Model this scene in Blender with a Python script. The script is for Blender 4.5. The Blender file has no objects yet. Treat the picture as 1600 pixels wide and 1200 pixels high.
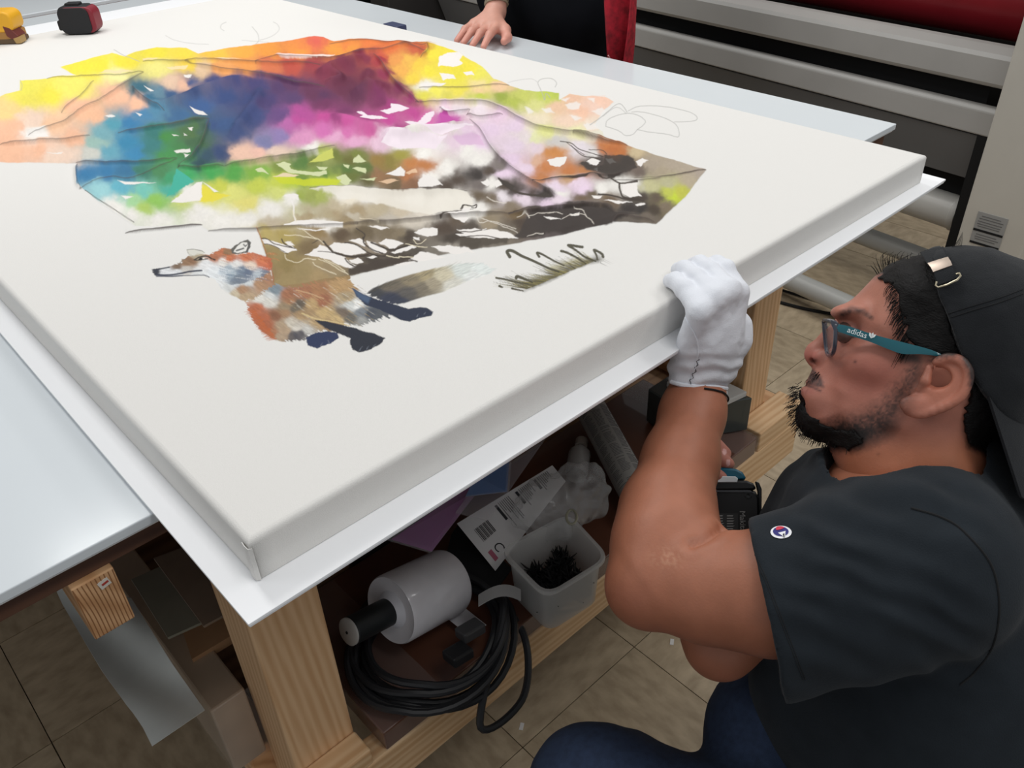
import bpy, bmesh, math, random
import numpy as np
from mathutils import Vector, Matrix
random.seed(7); RNG = np.random.default_rng(7)
SC = bpy.context.scene; COL = SC.collection

# ------------------------------------------------------------------ camera
F_PX = 1325.05
CAM_R = np.array([[0.72943585, -0.68310635, -0.03590337],
                  [-0.41982693, -0.40562672, -0.81191891],
                  [0.5400636, 0.60731596, -0.58266511]])      # world -> camera (x right, y down, z forward)
CAM_C = np.array([-0.163, -0.519, 1.4063])
cd = bpy.data.cameras.new('camera'); cam = bpy.data.objects.new('camera', cd); COL.objects.link(cam)
cd.sensor_width = 36.0; cd.lens = F_PX / 1600.0 * 36.0; cd.clip_start = 0.02
M = Matrix.Identity(4)
for i in range(3):
    M[i][0] = CAM_R[0][i]; M[i][1] = -CAM_R[1][i]; M[i][2] = -CAM_R[2][i]; M[i][3] = CAM_C[i]
cam.matrix_world = M; SC.camera = cam

# ------------------------------------------------------------------ light
w = bpy.data.worlds.new('room_light'); SC.world = w; w.use_nodes = True
w.node_tree.nodes['Background'].inputs[0].default_value = (0.96, 0.98, 1.0, 1)
w.node_tree.nodes['Background'].inputs[1].default_value = 0.70
def tube_light(x, y, z, sx, sy, power, col=(1, .99, .97)):
    l = bpy.data.lights.new('fluorescent_light', 'AREA'); l.shape = 'RECTANGLE'; l.size = sx; l.size_y = sy
    l.energy = power; l.color = col
    o = bpy.data.objects.new('fluorescent_light', l); COL.objects.link(o); o.location = (x, y, z)
for lx, ly, pw in ((0.2, 1.8, 30), (1.6, 1.9, 32), (3.0, 0.8, 25), (0.5, -0.9, 18), (1.9, -0.8, 20), (-1.6, 1.5, 14)):
    tube_light(lx, ly, 2.75, 0.35, 1.25, pw)
SC.view_settings.view_transform = 'Standard'; SC.view_settings.look = 'None'
SC.view_settings.gamma = 1.0; SC.view_settings.use_curve_mapping = False
SC.view_settings.exposure = -0.70

# ------------------------------------------------------------------ pixel helpers (calibrated from the photograph)
def ray(x, y): return CAM_R.T @ np.array([(x - 800) / F_PX, (y - 600) / F_PX, 1.0])
def atz(x, y, z): d = ray(x, y); return CAM_C + d * (z - CAM_C[2]) / d[2]
def aty(x, y, Y): d = ray(x, y); return CAM_C + d * (Y - CAM_C[1]) / d[1]
def atx(x, y, X): d = ray(x, y); return CAM_C + d * (X - CAM_C[0]) / d[0]
def atd(x, y, D): return CAM_C + ray(x, y) * D
def pix(P):
    q = (np.atleast_2d(P) - CAM_C) @ CAM_R.T
    return np.stack([800 + F_PX * q[:, 0] / q[:, 2], 600 + F_PX * q[:, 1] / q[:, 2]], 1)

# ------------------------------------------------------------------ materials
def lin(c):
    c = np.array(c, float) / 255.0
    return np.where(c <= .04045, c / 12.92, ((c + .055) / 1.055) ** 2.4)
MATS = {}
def mat(name, col=(200, 200, 200), rough=.55, var=0., scale=12., bump=0., bscale=150., metal=0., spec=.5, attr=False,
        stretch=(1, 1, 1), trans=0., alpha=1., detail=4., coat=0., sheen=0., sss=0., col2=None, ior=1.45, emit=0., thin=None):
    if name in MATS: return MATS[name]
    m = bpy.data.materials.new(name); m.use_nodes = True; nt = m.node_tree; N = nt.nodes; L = nt.links
    b = N['Principled BSDF']; b.inputs['Roughness'].default_value = rough; b.inputs['Metallic'].default_value = metal
    b.inputs['Specular IOR Level'].default_value = spec; b.inputs['Transmission Weight'].default_value = trans
    b.inputs['Alpha'].default_value = alpha; b.inputs['Coat Weight'].default_value = coat; b.inputs['Sheen Weight'].default_value = sheen
    b.inputs['IOR'].default_value = ior
    if sss:
        b.inputs['Subsurface Weight'].default_value = sss; b.inputs['Subsurface Radius'].default_value = (.012, .005, .003); b.inputs['Subsurface Scale'].default_value = .6
    tc = N.new('ShaderNodeTexCoord'); mp = N.new('ShaderNodeMapping'); mp.inputs['Scale'].default_value = stretch
    L.new(tc.outputs['Object'], mp.inputs['Vector'])
    base = None
    c = lin(col)
    if attr:
        a = N.new('ShaderNodeVertexColor'); a.layer_name = 'Col'; base = a.outputs['Color']
    if var or col2 is not None:
        nz = N.new('ShaderNodeTexNoise'); nz.inputs['Scale'].default_value = scale; nz.inputs['Detail'].default_value = detail
        L.new(mp.outputs[0], nz.inputs['Vector'])
        rp = N.new('ShaderNodeMapRange'); rp.inputs[1].default_value = .3; rp.inputs[2].default_value = .7
        L.new(nz.outputs['Fac'], rp.inputs[0])
        mx = N.new('ShaderNodeMix'); mx.data_type = 'RGBA'; L.new(rp.outputs[0], mx.inputs[0])
        if attr:
            mu = N.new('ShaderNodeMix'); mu.data_type = 'RGBA'; mu.blend_type = 'MULTIPLY'; mu.inputs[0].default_value = 1
            mx.inputs[6].default_value = (1 - var, 1 - var, 1 - var, 1); mx.inputs[7].default_value = (1 + var,) * 3 + (1,)
            L.new(base, mu.inputs[6]); L.new(mx.outputs[2], mu.inputs[7]); base = mu.outputs[2]
        else:
            ca = c * (1 - var); cb = lin(col2) if col2 is not None else np.minimum(c * (1 + var), 1)
            mx.inputs[6].default_value = (*ca, 1); mx.inputs[7].default_value = (*cb, 1); base = mx.outputs[2]
    if base is None: b.inputs['Base Color'].default_value = (*c, 1)
    else: L.new(base, b.inputs['Base Color'])
    if emit:
        b.inputs['Emission Color'].default_value = (*c, 1); b.inputs['Emission Strength'].default_value = emit
    if bump:
        n2 = N.new('ShaderNodeTexNoise'); n2.inputs['Scale'].default_value = bscale; n2.inputs['Detail'].default_value = 3
        L.new(mp.outputs[0], n2.inputs['Vector'])
        bp = N.new('ShaderNodeBump'); bp.inputs['Strength'].default_value = bump; bp.inputs['Distance'].default_value = .002
        L.new(n2.outputs['Fac'], bp.inputs['Height']); L.new(bp.outputs[0], b.inputs['Normal'])
    MATS[name] = m; return m
def wood(name, c1, c2, axis=0, rough=.6, freq=26.):
    """straight-grained timber, grain running along the given object axis"""
    if name in MATS: return MATS[name]
    m = mat(name, c1, rough); nt = m.node_tree; N = nt.nodes; L = nt.links; b = N['Principled BSDF']
    mp = next(n for n in N if n.type == 'MAPPING'); s = [1., 1., 1.]; s[axis] = .06; mp.inputs['Scale'].default_value = s
    nz = N.new('ShaderNodeTexNoise'); nz.inputs['Scale'].default_value = freq; nz.inputs['Detail'].default_value = 6; nz.inputs['Distortion'].default_value = .6
    wv = N.new('ShaderNodeTexWave'); wv.inputs['Scale'].default_value = freq * .8; wv.inputs['Distortion'].default_value = 5; wv.inputs['Detail'].default_value = 2
    wv.bands_direction = 'DIAGONAL'
    L.new(mp.outputs[0], nz.inputs['Vector']); L.new(mp.outputs[0], wv.inputs['Vector'])
    ad = N.new('ShaderNodeMath'); ad.operation = 'MULTIPLY'; L.new(nz.outputs['Fac'], ad.inputs[0]); L.new(wv.outputs['Fac'], ad.inputs[1])
    mx = N.new('ShaderNodeMix'); mx.data_type = 'RGBA'; mx.inputs[6].default_value = (*lin(c1), 1); mx.inputs[7].default_value = (*lin(c2), 1)
    rp = N.new('ShaderNodeMapRange'); rp.inputs[1].default_value = .02; rp.inputs[2].default_value = .55
    L.new(ad.outputs[0], rp.inputs[0]); L.new(rp.outputs[0], mx.inputs[0]); L.new(mx.outputs[2], b.inputs['Base Color'])
    return m

# ------------------------------------------------------------------ object helpers
def wloc(o):
    v = Vector((0, 0, 0))
    while o is not None: v = v + o.location; o = o.parent
    return v
def tag(o, label=None, cat=None, group=None, kind=None):
    if label: o['label'] = label
    if cat: o['category'] = cat
    if group: o['group'] = group
    if kind: o['kind'] = kind
    return o
def thing(name, loc, label, cat, group=None):
    o = bpy.data.objects.new(name, None); o.empty_display_size = .05; COL.objects.link(o); o.location = tuple(float(a) for a in loc)
    return tag(o, label, cat, group)
def link(name, verts, faces, m, parent=None, smooth=False, bevel=0., cols=None, seg=2, origin=None):
    verts = np.asarray(verts, float)
    if parent is None:
        lo, hi = verts.min(0), verts.max(0)
        org = np.array([(lo[0] + hi[0]) / 2, (lo[1] + hi[1]) / 2, lo[2]]) if origin is None else np.array(origin, float)
    else: org = np.array(wloc(parent))
    me = bpy.data.meshes.new(name)
    if isinstance(faces, np.ndarray) and faces.ndim == 2:
        nv = faces.shape[1]; nf = len(faces)
        me.vertices.add(len(verts)); me.vertices.foreach_set('co', (verts - org).astype(np.float32).ravel())
        me.loops.add(nf * nv); me.loops.foreach_set('vertex_index', faces.astype(np.int32).ravel())
        me.polygons.add(nf); me.polygons.foreach_set('loop_start', np.arange(0, nf * nv, nv, dtype=np.int32))
        me.update(calc_edges=True); me.validate()
    else:
        me.from_pydata((verts - org).tolist(), [], [list(map(int, f)) for f in faces]); me.update()
    if smooth: me.polygons.foreach_set('use_smooth', np.ones(len(me.polygons), bool))
    if cols is not None:
        ca = me.color_attributes.new('Col', 'FLOAT_COLOR', 'POINT')
        ca.data.foreach_set('color', np.concatenate([cols, np.ones((len(cols), 1))], 1).astype(np.float32).ravel())
    o = bpy.data.objects.new(name, me); COL.objects.link(o)
    me.materials.append(m if not isinstance(m, str) else MATS[m])
    if parent is None: o.location = tuple(org)
    else: o.parent = parent
    if bevel:
        bv = o.modifiers.new('bevel', 'BEVEL'); bv.width = bevel; bv.segments = seg; bv.limit_method = 'ANGLE'; bv.angle_limit = math.radians(40)
    return o
class MB:
    def __init__(s): s.v = []; s.f = []
    def add(s, v, f):
        n = len(s.v); s.v += [np.asarray(p, float) for p in v]; s.f += [[i + n for i in q] for q in f]; return s
    def box(s, a, b):
        (x0, y0, z0), (x1, y1, z1) = a, b
        x0, x1 = sorted((x0, x1)); y0, y1 = sorted((y0, y1)); z0, z1 = sorted((z0, z1))
        return s.add([(x0, y0, z0), (x1, y0, z0), (x1, y1, z0), (x0, y1, z0), (x0, y0, z1), (x1, y0, z1), (x1, y1, z1), (x0, y1, z1)],
                     [(0, 3, 2, 1), (4, 5, 6, 7), (0, 1, 5, 4), (1, 2, 6, 5), (2, 3, 7, 6), (3, 0, 4, 7)])
    def obox(s, c, ax, ay, az):
        c, ax, ay, az = (np.asarray(q, float) for q in (c, ax, ay, az)); k = []
        for z in (-1, 1):
            for sx, sy in ((-1, -1), (1, -1), (1, 1), (-1, 1)): k.append(c + sx * ax + sy * ay + z * az)
        return s.add(k, [(0, 3, 2, 1), (4, 5, 6, 7), (0, 1, 5, 4), (1, 2, 6, 5), (2, 3, 7, 6), (3, 0, 4, 7)])
    def prism(s, poly, d):
        """3-D polygon swept by the vector d"""
        poly = [np.asarray(p, float) for p in poly]; d = np.asarray(d, float); n = len(poly)
        nn = sum((np.cross(poly[i] - poly[0], poly[(i + 1) % n] - poly[0]) for i in range(1, n)), np.zeros(3))
        if nn @ d > 0: poly = poly[::-1]
        return s.add(poly + [p + d for p in poly], [list(range(n)), list(range(2 * n - 1, n - 1, -1))] + [(i, i + n, (i + 1) % n + n, (i + 1) % n) for i in range(n)])
    def tube(s, pts, r, n=10, caps=True, closed=False, flat=None):
        pts = np.asarray(pts, float); m = len(pts); r = np.broadcast_to(np.asarray(r, float), (m,))
        T = np.gradient(pts, axis=0) if not closed else np.roll(pts, -1, 0) - np.roll(pts, 1, 0)
        T /= np.linalg.norm(T, axis=1)[:, None] + 1e-12
        u = np.cross(T[0], (0, 0, 1)); 
        if np.linalg.norm(u) < .1: u = np.cross(T[0], (1, 0, 0))
        u /= np.linalg.norm(u); V_ = []
        for i in range(m):
            u = u - T[i] * (u @ T[i]); u /= np.linalg.norm(u); w_ = np.cross(T[i], u)
            for k in range(n):
                a = 2 * math.pi * k / n
                V_.append(pts[i] + r[i] * (math.cos(a) * u + math.sin(a) * w_ * (flat or 1)))
        Fc = []
        for i in range(m if closed else m - 1):
            j = (i + 1) % m
            for k in range(n): Fc.append((i * n + k, i * n + (k + 1) % n, j * n + (k + 1) % n, j * n + k))
        if caps and not closed: Fc += [list(range(n - 1, -1, -1)), list(range((m - 1) * n, m * n))]
        return s.add(V_, Fc)
    def lathe(s, prof, c, ax, n=32):
        """profile of (radius, height) about axis ax from c"""
        c = np.asarray(c, float); ax = np.asarray(ax, float); ax = ax / np.linalg.norm(ax)
        u = np.cross(ax, (0, 0, 1)) if abs(ax[2]) < .9 else np.cross(ax, (1, 0, 0)); u /= np.linalg.norm(u); w_ = np.cross(ax, u)
        V_ = [c + h * ax + r * (math.cos(2 * math.pi * k / n) * u + math.sin(2 * math.pi * k / n) * w_) for r, h in prof for k in range(n)]
        Fc = [(i * n + k, i * n + (k + 1) % n, (i + 1) * n + (k + 1) % n, (i + 1) * n + k) for i in range(len(prof) - 1) for k in range(n)]
        if prof[0][0] > 1e-6: Fc.append(list(range(n - 1, -1, -1)))
        if prof[-1][0] > 1e-6: Fc.append(list(range((len(prof) - 1) * n, len(prof) * n)))
        return s.add(V_, Fc)
    def sheet(s, P, thick=0.):
        """P[i][j] grid of points"""
        P = np.asarray(P, float); a, b = P.shape[:2]
        q = [(i * b + j, (i + 1) * b + j, (i + 1) * b + j + 1, i * b + j + 1) for i in range(a - 1) for j in range(b - 1)]
        if not thick: return s.add(P.reshape(-1, 3), q)
        du = np.gradient(P, axis=0); dv = np.gradient(P, axis=1); nn = np.cross(du, dv); nn /= np.linalg.norm(nn, axis=2)[..., None] + 1e-12
        top = P.reshape(-1, 3); bot = (P - nn * thick).reshape(-1, 3); n = a * b
        q2 = [tuple(i + n for i in f[::-1]) for f in q]; rim = [i * b for i in range(a)] + [(a - 1) * b + j for j in range(1, b)] + [i * b + b - 1 for i in range(a - 2, -1, -1)] + [j for j in range(b - 2, 0, -1)]
        sd = [(rim[i], rim[(i + 1) % len(rim)], rim[(i + 1) % len(rim)] + n, rim[i] + n) for i in range(len(rim))]
        return s.add(list(top) + list(bot), q + q2 + [f[::-1] for f in sd])
    def build(s, name, m, parent=None, smooth=False, bevel=0., seg=2, label=None):
        o = link(name, np.array(s.v), s.f, m, parent, smooth, bevel, seg=seg)
        if smooth and len(s.f) < 60000: 
            o.data.set_sharp_from_angle(angle=math.radians(38))
        if label: o['label'] = label
        return o
def text_part(name, body, c, ux, uy, size, m, parent, depth=.0004):
    """flat lettering centred on c, running along ux with its height along uy"""
    cu = bpy.data.curves.new(name, 'FONT'); cu.body = body; cu.size = 1.; cu.align_x = 'CENTER'; cu.align_y = 'CENTER'; cu.extrude = 0
    t = bpy.data.objects.new(name, cu); COL.objects.link(t)
    dg = bpy.context.evaluated_depsgraph_get(); me = t.evaluated_get(dg).to_mesh()
    v = np.array([p.co[:] for p in me.vertices]); f = [list(p.vertices) for p in me.polygons]
    t.evaluated_get(dg).to_mesh_clear(); bpy.data.objects.remove(t); bpy.data.curves.remove(cu)
    ux = np.asarray(ux, float) / np.linalg.norm(ux); uy = np.asarray(uy, float) / np.linalg.norm(uy)
    P = np.asarray(c, float) + size * (v[:, :1] * ux + v[:, 1:2] * uy) + depth * np.cross(ux, uy)
    return link(name, P, f, m, parent)
def smoothpath(pts, n=40, closed=False):
    p = np.asarray(pts, float); m = len(p)
    if closed: q = np.concatenate([p[-1:], p, p[:2]]); segs = m
    else: q = np.concatenate([2 * p[:1] - p[1:2], p, 2 * p[-1:] - p[-2:-1]]); segs = m - 1
    out = []
    ts = np.linspace(0, segs, n, endpoint=not closed)
    for t in ts:
        i = min(int(t), segs - 1); u = t - i; a, b, c, d = q[i:i + 4]
        out.append(.5 * (2 * b + (c - a) * u + (2 * a - 5 * b + 4 * c - d) * u * u + (3 * b - a - 3 * c + d) * u ** 3))
    return np.array(out)
def vnoise(P, scale, seed=0):
    """smooth value noise in -1..1 for an (n,k) array"""
    P = np.asarray(P, float) * scale; k = P.shape[1]; I = np.floor(P).astype(np.int64); Fr = P - I; Fr = Fr * Fr * (3 - 2 * Fr)
    out = np.zeros(len(P))
    for c in range(1 << k):
        h = np.full(len(P), seed * 374761393 + 1013904223, np.int64); wt = np.ones(len(P))
        for d in range(k):
            b = (c >> d) & 1; h = (h ^ ((I[:, d] + b) * (73856093, 19349663, 83492791)[d])) * 1274126177 & 0x7fffffff
            wt = wt * (Fr[:, d] if b else 1 - Fr[:, d])
        h = (h ^ (h >> 13)) * 1103515245 & 0x7fffffff
        out += wt * ((h >> 7) % 4096 / 2047.5 - 1)
    return out
def fbm(P, scale, seed=0, oct=4):
    s = 0.; a = 1.; t = 0.
    for i in range(oct): s = s + a * vnoise(P, scale * 2 ** i, seed + i); t += a; a *= .5
    return s / t
# ================================================================== floor
TILE = 0.3048; GX, GY = -0.2148, 1.0369
m_grout = mat('floor_joint', (70, 64, 54), .9)
m_tile = mat('vinyl_tile', (166, 148, 122), .42, var=.06, scale=42, bump=.05, bscale=60, stretch=(.45, 1, 1), detail=9, col2=(196, 178, 150))
m_tile2 = mat('vinyl_tile_b', (162, 144, 118), .42, var=.06, scale=42, bump=.05, bscale=60, stretch=(1, .45, 1), detail=9, col2=(192, 174, 146))
floor = link('floor', [(-3, -2.6, -.05), (5.5, -2.6, -.05), (5.5, 6.5, -.05), (-3, 6.5, -.05), (-3, -2.6, -.004), (5.5, -2.6, -.004), (5.5, 6.5, -.004), (-3, 6.5, -.004)],
             [(0, 3, 2, 1), (4, 5, 6, 7), (0, 1, 5, 4), (1, 2, 6, 5), (2, 3, 7, 6), (3, 0, 4, 7)], m_grout)
tag(floor, 'beige mottled vinyl tile floor of the workshop', None, None, 'structure')
tm = None; fl = np.array(floor.location)
ntile = 0
for i in range(-9, 18):
    for j in range(-11, 17):
        cx, cy = GX + (i + .5) * TILE, GY + (j + .5) * TILE
        if (cam_d := float((np.array([cx, cy, 0]) - CAM_C) @ CAM_R[2])) < .3: continue
        p = pix([(cx, cy, 0)])[0]
        if not (-350 < p[0] < 1950 and -160 < p[1] < 1500): continue
        if cx > 4.2 or cy > 5: continue
        h = TILE / 2 - .0009
        if tm is None:
            t0 = link('floor_tile', [(-h, -h, -.004), (h, -h, -.004), (h, h, -.004), (-h, h, -.004), (-h, -h, 0), (h, -h, 0), (h, h, 0), (-h, h, 0)],
                      [(0, 3, 2, 1), (4, 5, 6, 7), (0, 1, 5, 4), (1, 2, 6, 5), (2, 3, 7, 6), (3, 0, 4, 7)], m_tile, bevel=.0006, seg=1, origin=(0, 0, 0))
            tm = t0.data; o = t0
            tm2 = tm.copy(); tm2.materials[0] = m_tile2
        else:
            o = bpy.data.objects.new('floor_tile', tm if (i + j) % 2 else tm2); COL.objects.link(o)
        o.parent = floor; o.location = (cx - fl[0], cy - fl[1], -fl[2]); ntile += 1

# ================================================================== work table
m_white = mat('white_laminate', (212, 218, 222), .16, var=.02, scale=3, spec=.5)
m_wedge = mat('white_laminate_edge', (225, 226, 224), .5)
m_ply = wood('brown_plywood', (92, 62, 46), (66, 42, 32), 0, .7, 18)
m_lz = wood('pine_upright', (222, 184, 142), (204, 160, 116), 2, .6, 60)
m_lx = wood('pine_lengthwise', (222, 188, 146), (204, 162, 118), 0, .6, 50)
m_ly = wood('pine_crosswise', (214, 170, 126), (190, 142, 98), 1, .6, 22)
m_end = mat('end_grain', (196, 150, 110), .8, bump=.5, bscale=90)
TZ = .8497
tb = thing('work_table', (.3, 1.3, 0), 'large white-topped workbench on pine legs beneath the big canvas', 'table')
MB().box((-.9, .1525, TZ - .011), (1.428, 2.56, TZ)).build('table_top', m_white, tb, bevel=.0012)
MB().box((-.9, .156, TZ - .0145), (1.424, 2.556, TZ - .0112)).build('edge_band', m_wedge, tb)
MB().box((-.88, .166, TZ - .040), (1.418, 2.54, TZ - .0147)).build('plywood_panel', m_ply, tb)
for (a, b) in (((.021, .1535), (.112, .245)), ((1.045, .168), (1.135, .258)), ((.021, 2.3), (.112, 2.39)), ((1.045, 2.3), (1.135, 2.39))):
    MB().box((a[0], a[1], .0 if a[1] > .3 else .0), (b[0], b[1], TZ - .0402)).build('leg', m_lz, tb, bevel=.003)
# cross bearer with its sawn end facing out, and two more behind
def bearer(x0, y0, y1=2.4):
    o = MB().box((x0, y0, .737), (x0 + .040, y1, TZ - .0402)).build('bearer', m_ly, tb, bevel=.0015)
    e = MB()
    for k in range(11):        # growth rings standing slightly proud on the sawn end
        c = smoothpath([(x0 + .001 + .0037 * k, y0 - .0002, .738), (x0 + .002 + .0037 * k - .001, y0 - .0004, .77), (x0 + .0015 + .0036 * k - .0045 + .006 * (k / 11.), y0 - .0002, .808)], 9)
        c[:, 0] = np.clip(c[:, 0], x0 + .0012, x0 + .0388)
        e.tube(c, .0005, 5)
    e.build('growth_rings', mat('ring_wood', (150, 104, 66), .8), o)
    return o
b0 = bearer(-.1175, .158); bearer(.5, .2)
MB().obox((-.090, .1575, .7975), (.0050, 0, .0012), (0, .0004, 0), (-.0010, 0, .0046)).build('staple_tag', mat('tag_white', (214, 208, 198), .6), b0)
MB().obox((-.0893, .1570, .7978), (.0032, 0, .0008), (0, .0002, 0), (-.0003, 0, .0012)).build('tag_print', mat('tag_red', (170, 60, 50), .6), b0)
# lower frame
MB().box((.0, .112, .215), (1.19, .1530, .302)).build('front_rail', m_lx, tb, bevel=.003)
MB().box((-.01, .2455, .215), (.04, 2.3, .300)).build('side_rail', m_ly, tb, bevel=.003)
MB().box((1.137, .1535, .26), (1.178, 2.3, .345)).build('side_rail', m_ly, tb, bevel=.003)
MB().box((.04, .2455, .286), (1.137, 2.2, .3015)).build('shelf_board', wood('shelf_ply', (150, 118, 88), (120, 88, 64), 0, .7), tb)
# block in front of the near foot
MB().box((.022, .1125, .3022), (.1125, .1530, .334)).build('foot_block', m_lx, tb, bevel=.003)
MB().box((1.04, .1125, .3022), (1.19, .1675, .348)).build('foot_block', m_lx, tb, bevel=.003)
# second bench beyond the seam
t2 = thing('side_bench', (.3, 3.2, 0), 'white bench top beyond the dark seam behind the tape measures', 'table')
MB().box((-.9, 2.60, TZ - .02), (1.25, 3.9, TZ + .004)).build('bench_top', m_white, t2, bevel=.002)
for x_ in (-.8, 1.1):
    for y_ in (2.7, 3.75): MB().box((x_, y_, 0), (x_ + .09, y_ + .09, TZ - .0202)).build('leg', m_lz, t2, bevel=.003)
MB().box((-.9, 2.562, .60), (1.40, 2.598, TZ - .006)).build('apron_board', m_ply, t2)

# ================================================================== foam boards under the canvas
ZB = .8563
m_foam = mat('white_foam_board', (246, 247, 249), .45)
m_fedge = mat('foam_board_edge', (222, 222, 220), .7)
bn, bf = atz(388, 976, ZB), atz(1478, 280, ZB)
nl = bn + np.array([.006, 2.45, 0]); fl_ = np.array([bf[0] + .03, 2.40, ZB])
def quad_board(name, off, z0, z1, label):
    q = [bn + (off[0], off[1], 0), bf + (-off[0], off[1] * .8, 0), fl_ + (-off[0], 0, 0), nl + (off[0], 0, 0)]
    q = [np.array([p[0], p[1], z0]) for p in q]
    o = MB().prism(q, (0, 0, z1 - z0)).build(name, m_foam, None, bevel=.0004)
    return tag(o, label, 'board', 'white boards under the canvas')
quad_board('foam_board', (0, 0), ZB - .0031, ZB, 'upper white board directly under the canvas, overhanging the bench edge')
quad_board('foam_board', (.0012, .0016), TZ + .0002, ZB - .0036, 'lower white board, second of the pair beneath the canvas')
# ================================================================== canvas with the painted, folded cloth
ZC = ZB + .0455
cn = atz(386, 851, ZC); cf = atz(1449, 242, ZC); ca_ = atz(756, 75, ZC); CY = 2.055
cn = np.array([0., 0., ZC]); slope_r = (ca_[0] - cf[0]) / (ca_[1] - cf[1])
def canvas_pt(u, v):
    """u 0..1 along the front edge, v in metres towards the back"""
    x1 = cf[0] + (v - cf[1]) * slope_r
    return np.stack([u * x1, v + u * cf[1] * (1 - v / CY), np.full_like(u, ZC)], -1)
cv = thing('stretched_canvas', (.6, 1.0, ZB), 'large cream canvas with a folded rainbow cloth and painted fox', 'canvas')
m_canvas = mat('primed_canvas', (226, 224, 220), .85, var=.015, scale=5, bump=.35, bscale=1400)
m_paint = mat('painted_canvas', (232, 228, 221), .8, attr=True, bump=.3, bscale=1400)
RE = .006     # rounded wrap radius
def corner(u, v, z): p = canvas_pt(np.array([u]), np.array([v]))[0]; p[2] = z; return p
# wrapped sides: rounded lip then a straight drop
us = np.linspace(0, 1, 60); vs = np.linspace(0, CY, 100)
rim = [canvas_pt(np.array([u]), np.array([0.]))[0] for u in us[:-1]] + [canvas_pt(np.array([1.]), np.array([v]))[0] for v in vs[:-1]] \
    + [canvas_pt(np.array([u]), np.array([CY]))[0] for u in us[::-1][:-1]] + [canvas_pt(np.array([0.]), np.array([v]))[0] for v in vs[::-1][:-1]]
rim = np.array(rim); nr = len(rim)
cen = rim.mean(0)
def inset(P, d):
    q = P.copy(); x1 = cf[0] + (P[:, 1] - cf[1]) * slope_r
    q[:, 0] = np.clip(q[:, 0], d, x1 - d); y0 = P[:, 0] / x1 * cf[1] * (1 - P[:, 1] / CY)
    q[:, 1] = np.minimum(np.maximum(q[:, 1], y0 + d), CY - d); return q
rings = []
for a in np.linspace(math.pi / 2, 0, 6):
    r_ = inset(rim, RE * (1 - math.cos(a))); r_[:, 2] = ZC - RE + RE * math.sin(a); rings.append(r_)
r_ = rim.copy(); r_[:, 2] = ZB + .02; r_[:, 0] += .0006 * np.sin(rim[:, 1] * 9); rings.append(r_)
r_ = rim.copy(); r_[:, 2] = ZB + .0004; rings.append(r_)
RV = np.concatenate(rings); RF = np.array([(i * nr + k, (i + 1) * nr + k, (i + 1) * nr + (k + 1) % nr, i * nr + (k + 1) % nr) for i in range(len(rings) - 1) for k in range(nr)])
link('wrapped_sides', RV, RF, m_canvas, cv, smooth=True)
# folded flap at the near corner
MB().sheet([[(-.0006, .0105, ZC - .006), (-.0006, .0105, ZB + .001)], [(-.0016, .004, ZC - .005), (-.0016, .0045, ZB + .001)], [(-.0010, .0003, ZC - .0065), (-.0010, .0005, ZB + .0008)], [(.002, -.0012, ZC - .007), (.002, -.0012, ZB + .001)]], .0008).build('corner_fold', m_canvas, cv, smooth=True)

# ---- drawing tools: everything below is traced in photograph pixels and lands on the canvas through (px, py) of each vertex
def axis(knots):
    out = []
    for a, b, h in knots: out += list(np.arange(a, b, h))
    return np.array(out)
gx = np.concatenate([axis([(RE, .08, .02), (.08, .55, .00135), (.55, 1.16, .0017)]), [1.17, 1.19, 1.2]])
gy = np.concatenate([axis([(RE, .12, .02), (.12, .40, .0012), (.40, .75, .0017), (.75, 1.25, .0026), (1.25, 1.9, .0040)]), [1.95, 2.0, CY - RE]])
GXs, GYs = np.meshgrid(gx / 1.2, gy, indexing='ij')
uu = (GXs - gx[0] / 1.2) / (gx[-1] / 1.2 - gx[0] / 1.2)
x1g = cf[0] + (GYs - cf[1]) * slope_r
PX_ = RE + uu * (x1g - 2 * RE); y0g = PX_ / x1g * cf[1] * (1 - GYs / CY)
PY_ = np.where(GYs <= gy[0] + 1e-9, y0g + RE, GYs + (y0g) * np.clip(1 - GYs / .2, 0, 1))
PV = np.stack([PX_, PY_, np.full_like(PX_, ZC)], -1).reshape(-1, 3)
Q = pix(PV); QX, QY = Q[:, 0].copy(), Q[:, 1].copy(); NV = len(PV)
CREAM = lin((226, 224, 220)); COLS = np.tile(CREAM, (NV, 1)); HGT = np.zeros(NV)
W1 = fbm(Q, 1 / 14., 3, 4); W2 = fbm(Q, 1 / 14., 11, 4); W3 = fbm(Q, 1 / 3.2, 21, 3); W4 = fbm(Q, 1 / 55., 31, 3)
FIBRE = fbm(np.stack([QX * .35 + QY * .15, QY * 1.0 - QX * .1], 1), 1 / 4.5, 41, 3)
def C1(p): return [(x * .35, y * .35) for x, y in p]
def C2(p): return [(400 + x * .35, y * .35) for x, y in p]
def C3(p): return [(700 + x * .35, y * .35) for x, y in p]
def C5(p): return [(200 + x * .35, 320 + y * .35) for x, y in p]
def CE(p): return [(400 + x * .25, 200 + y * .25) for x, y in p]          # 400..800 x 200..400
def CD(p): return [(720 + x * .25, 200 + y * .25) for x, y in p]          # 720..1120 x 200..400
def CB(p): return [(400 + x * .225, 330 + y * .225) for x, y in p]        # 400..760 x 330..460
def CF(p): return [(180 + x * .1875, 340 + y * .1875) for x, y in p]      # 180..480 x 340..560
def CH(p): return [(440 + x * .225, 380 + y * .225) for x, y in p]        # 440..800 x 380..570
def CG(p): return [(760 + x * .1375, 360 + y * .1375) for x, y in p]      # 760..980 x 360..480
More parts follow.
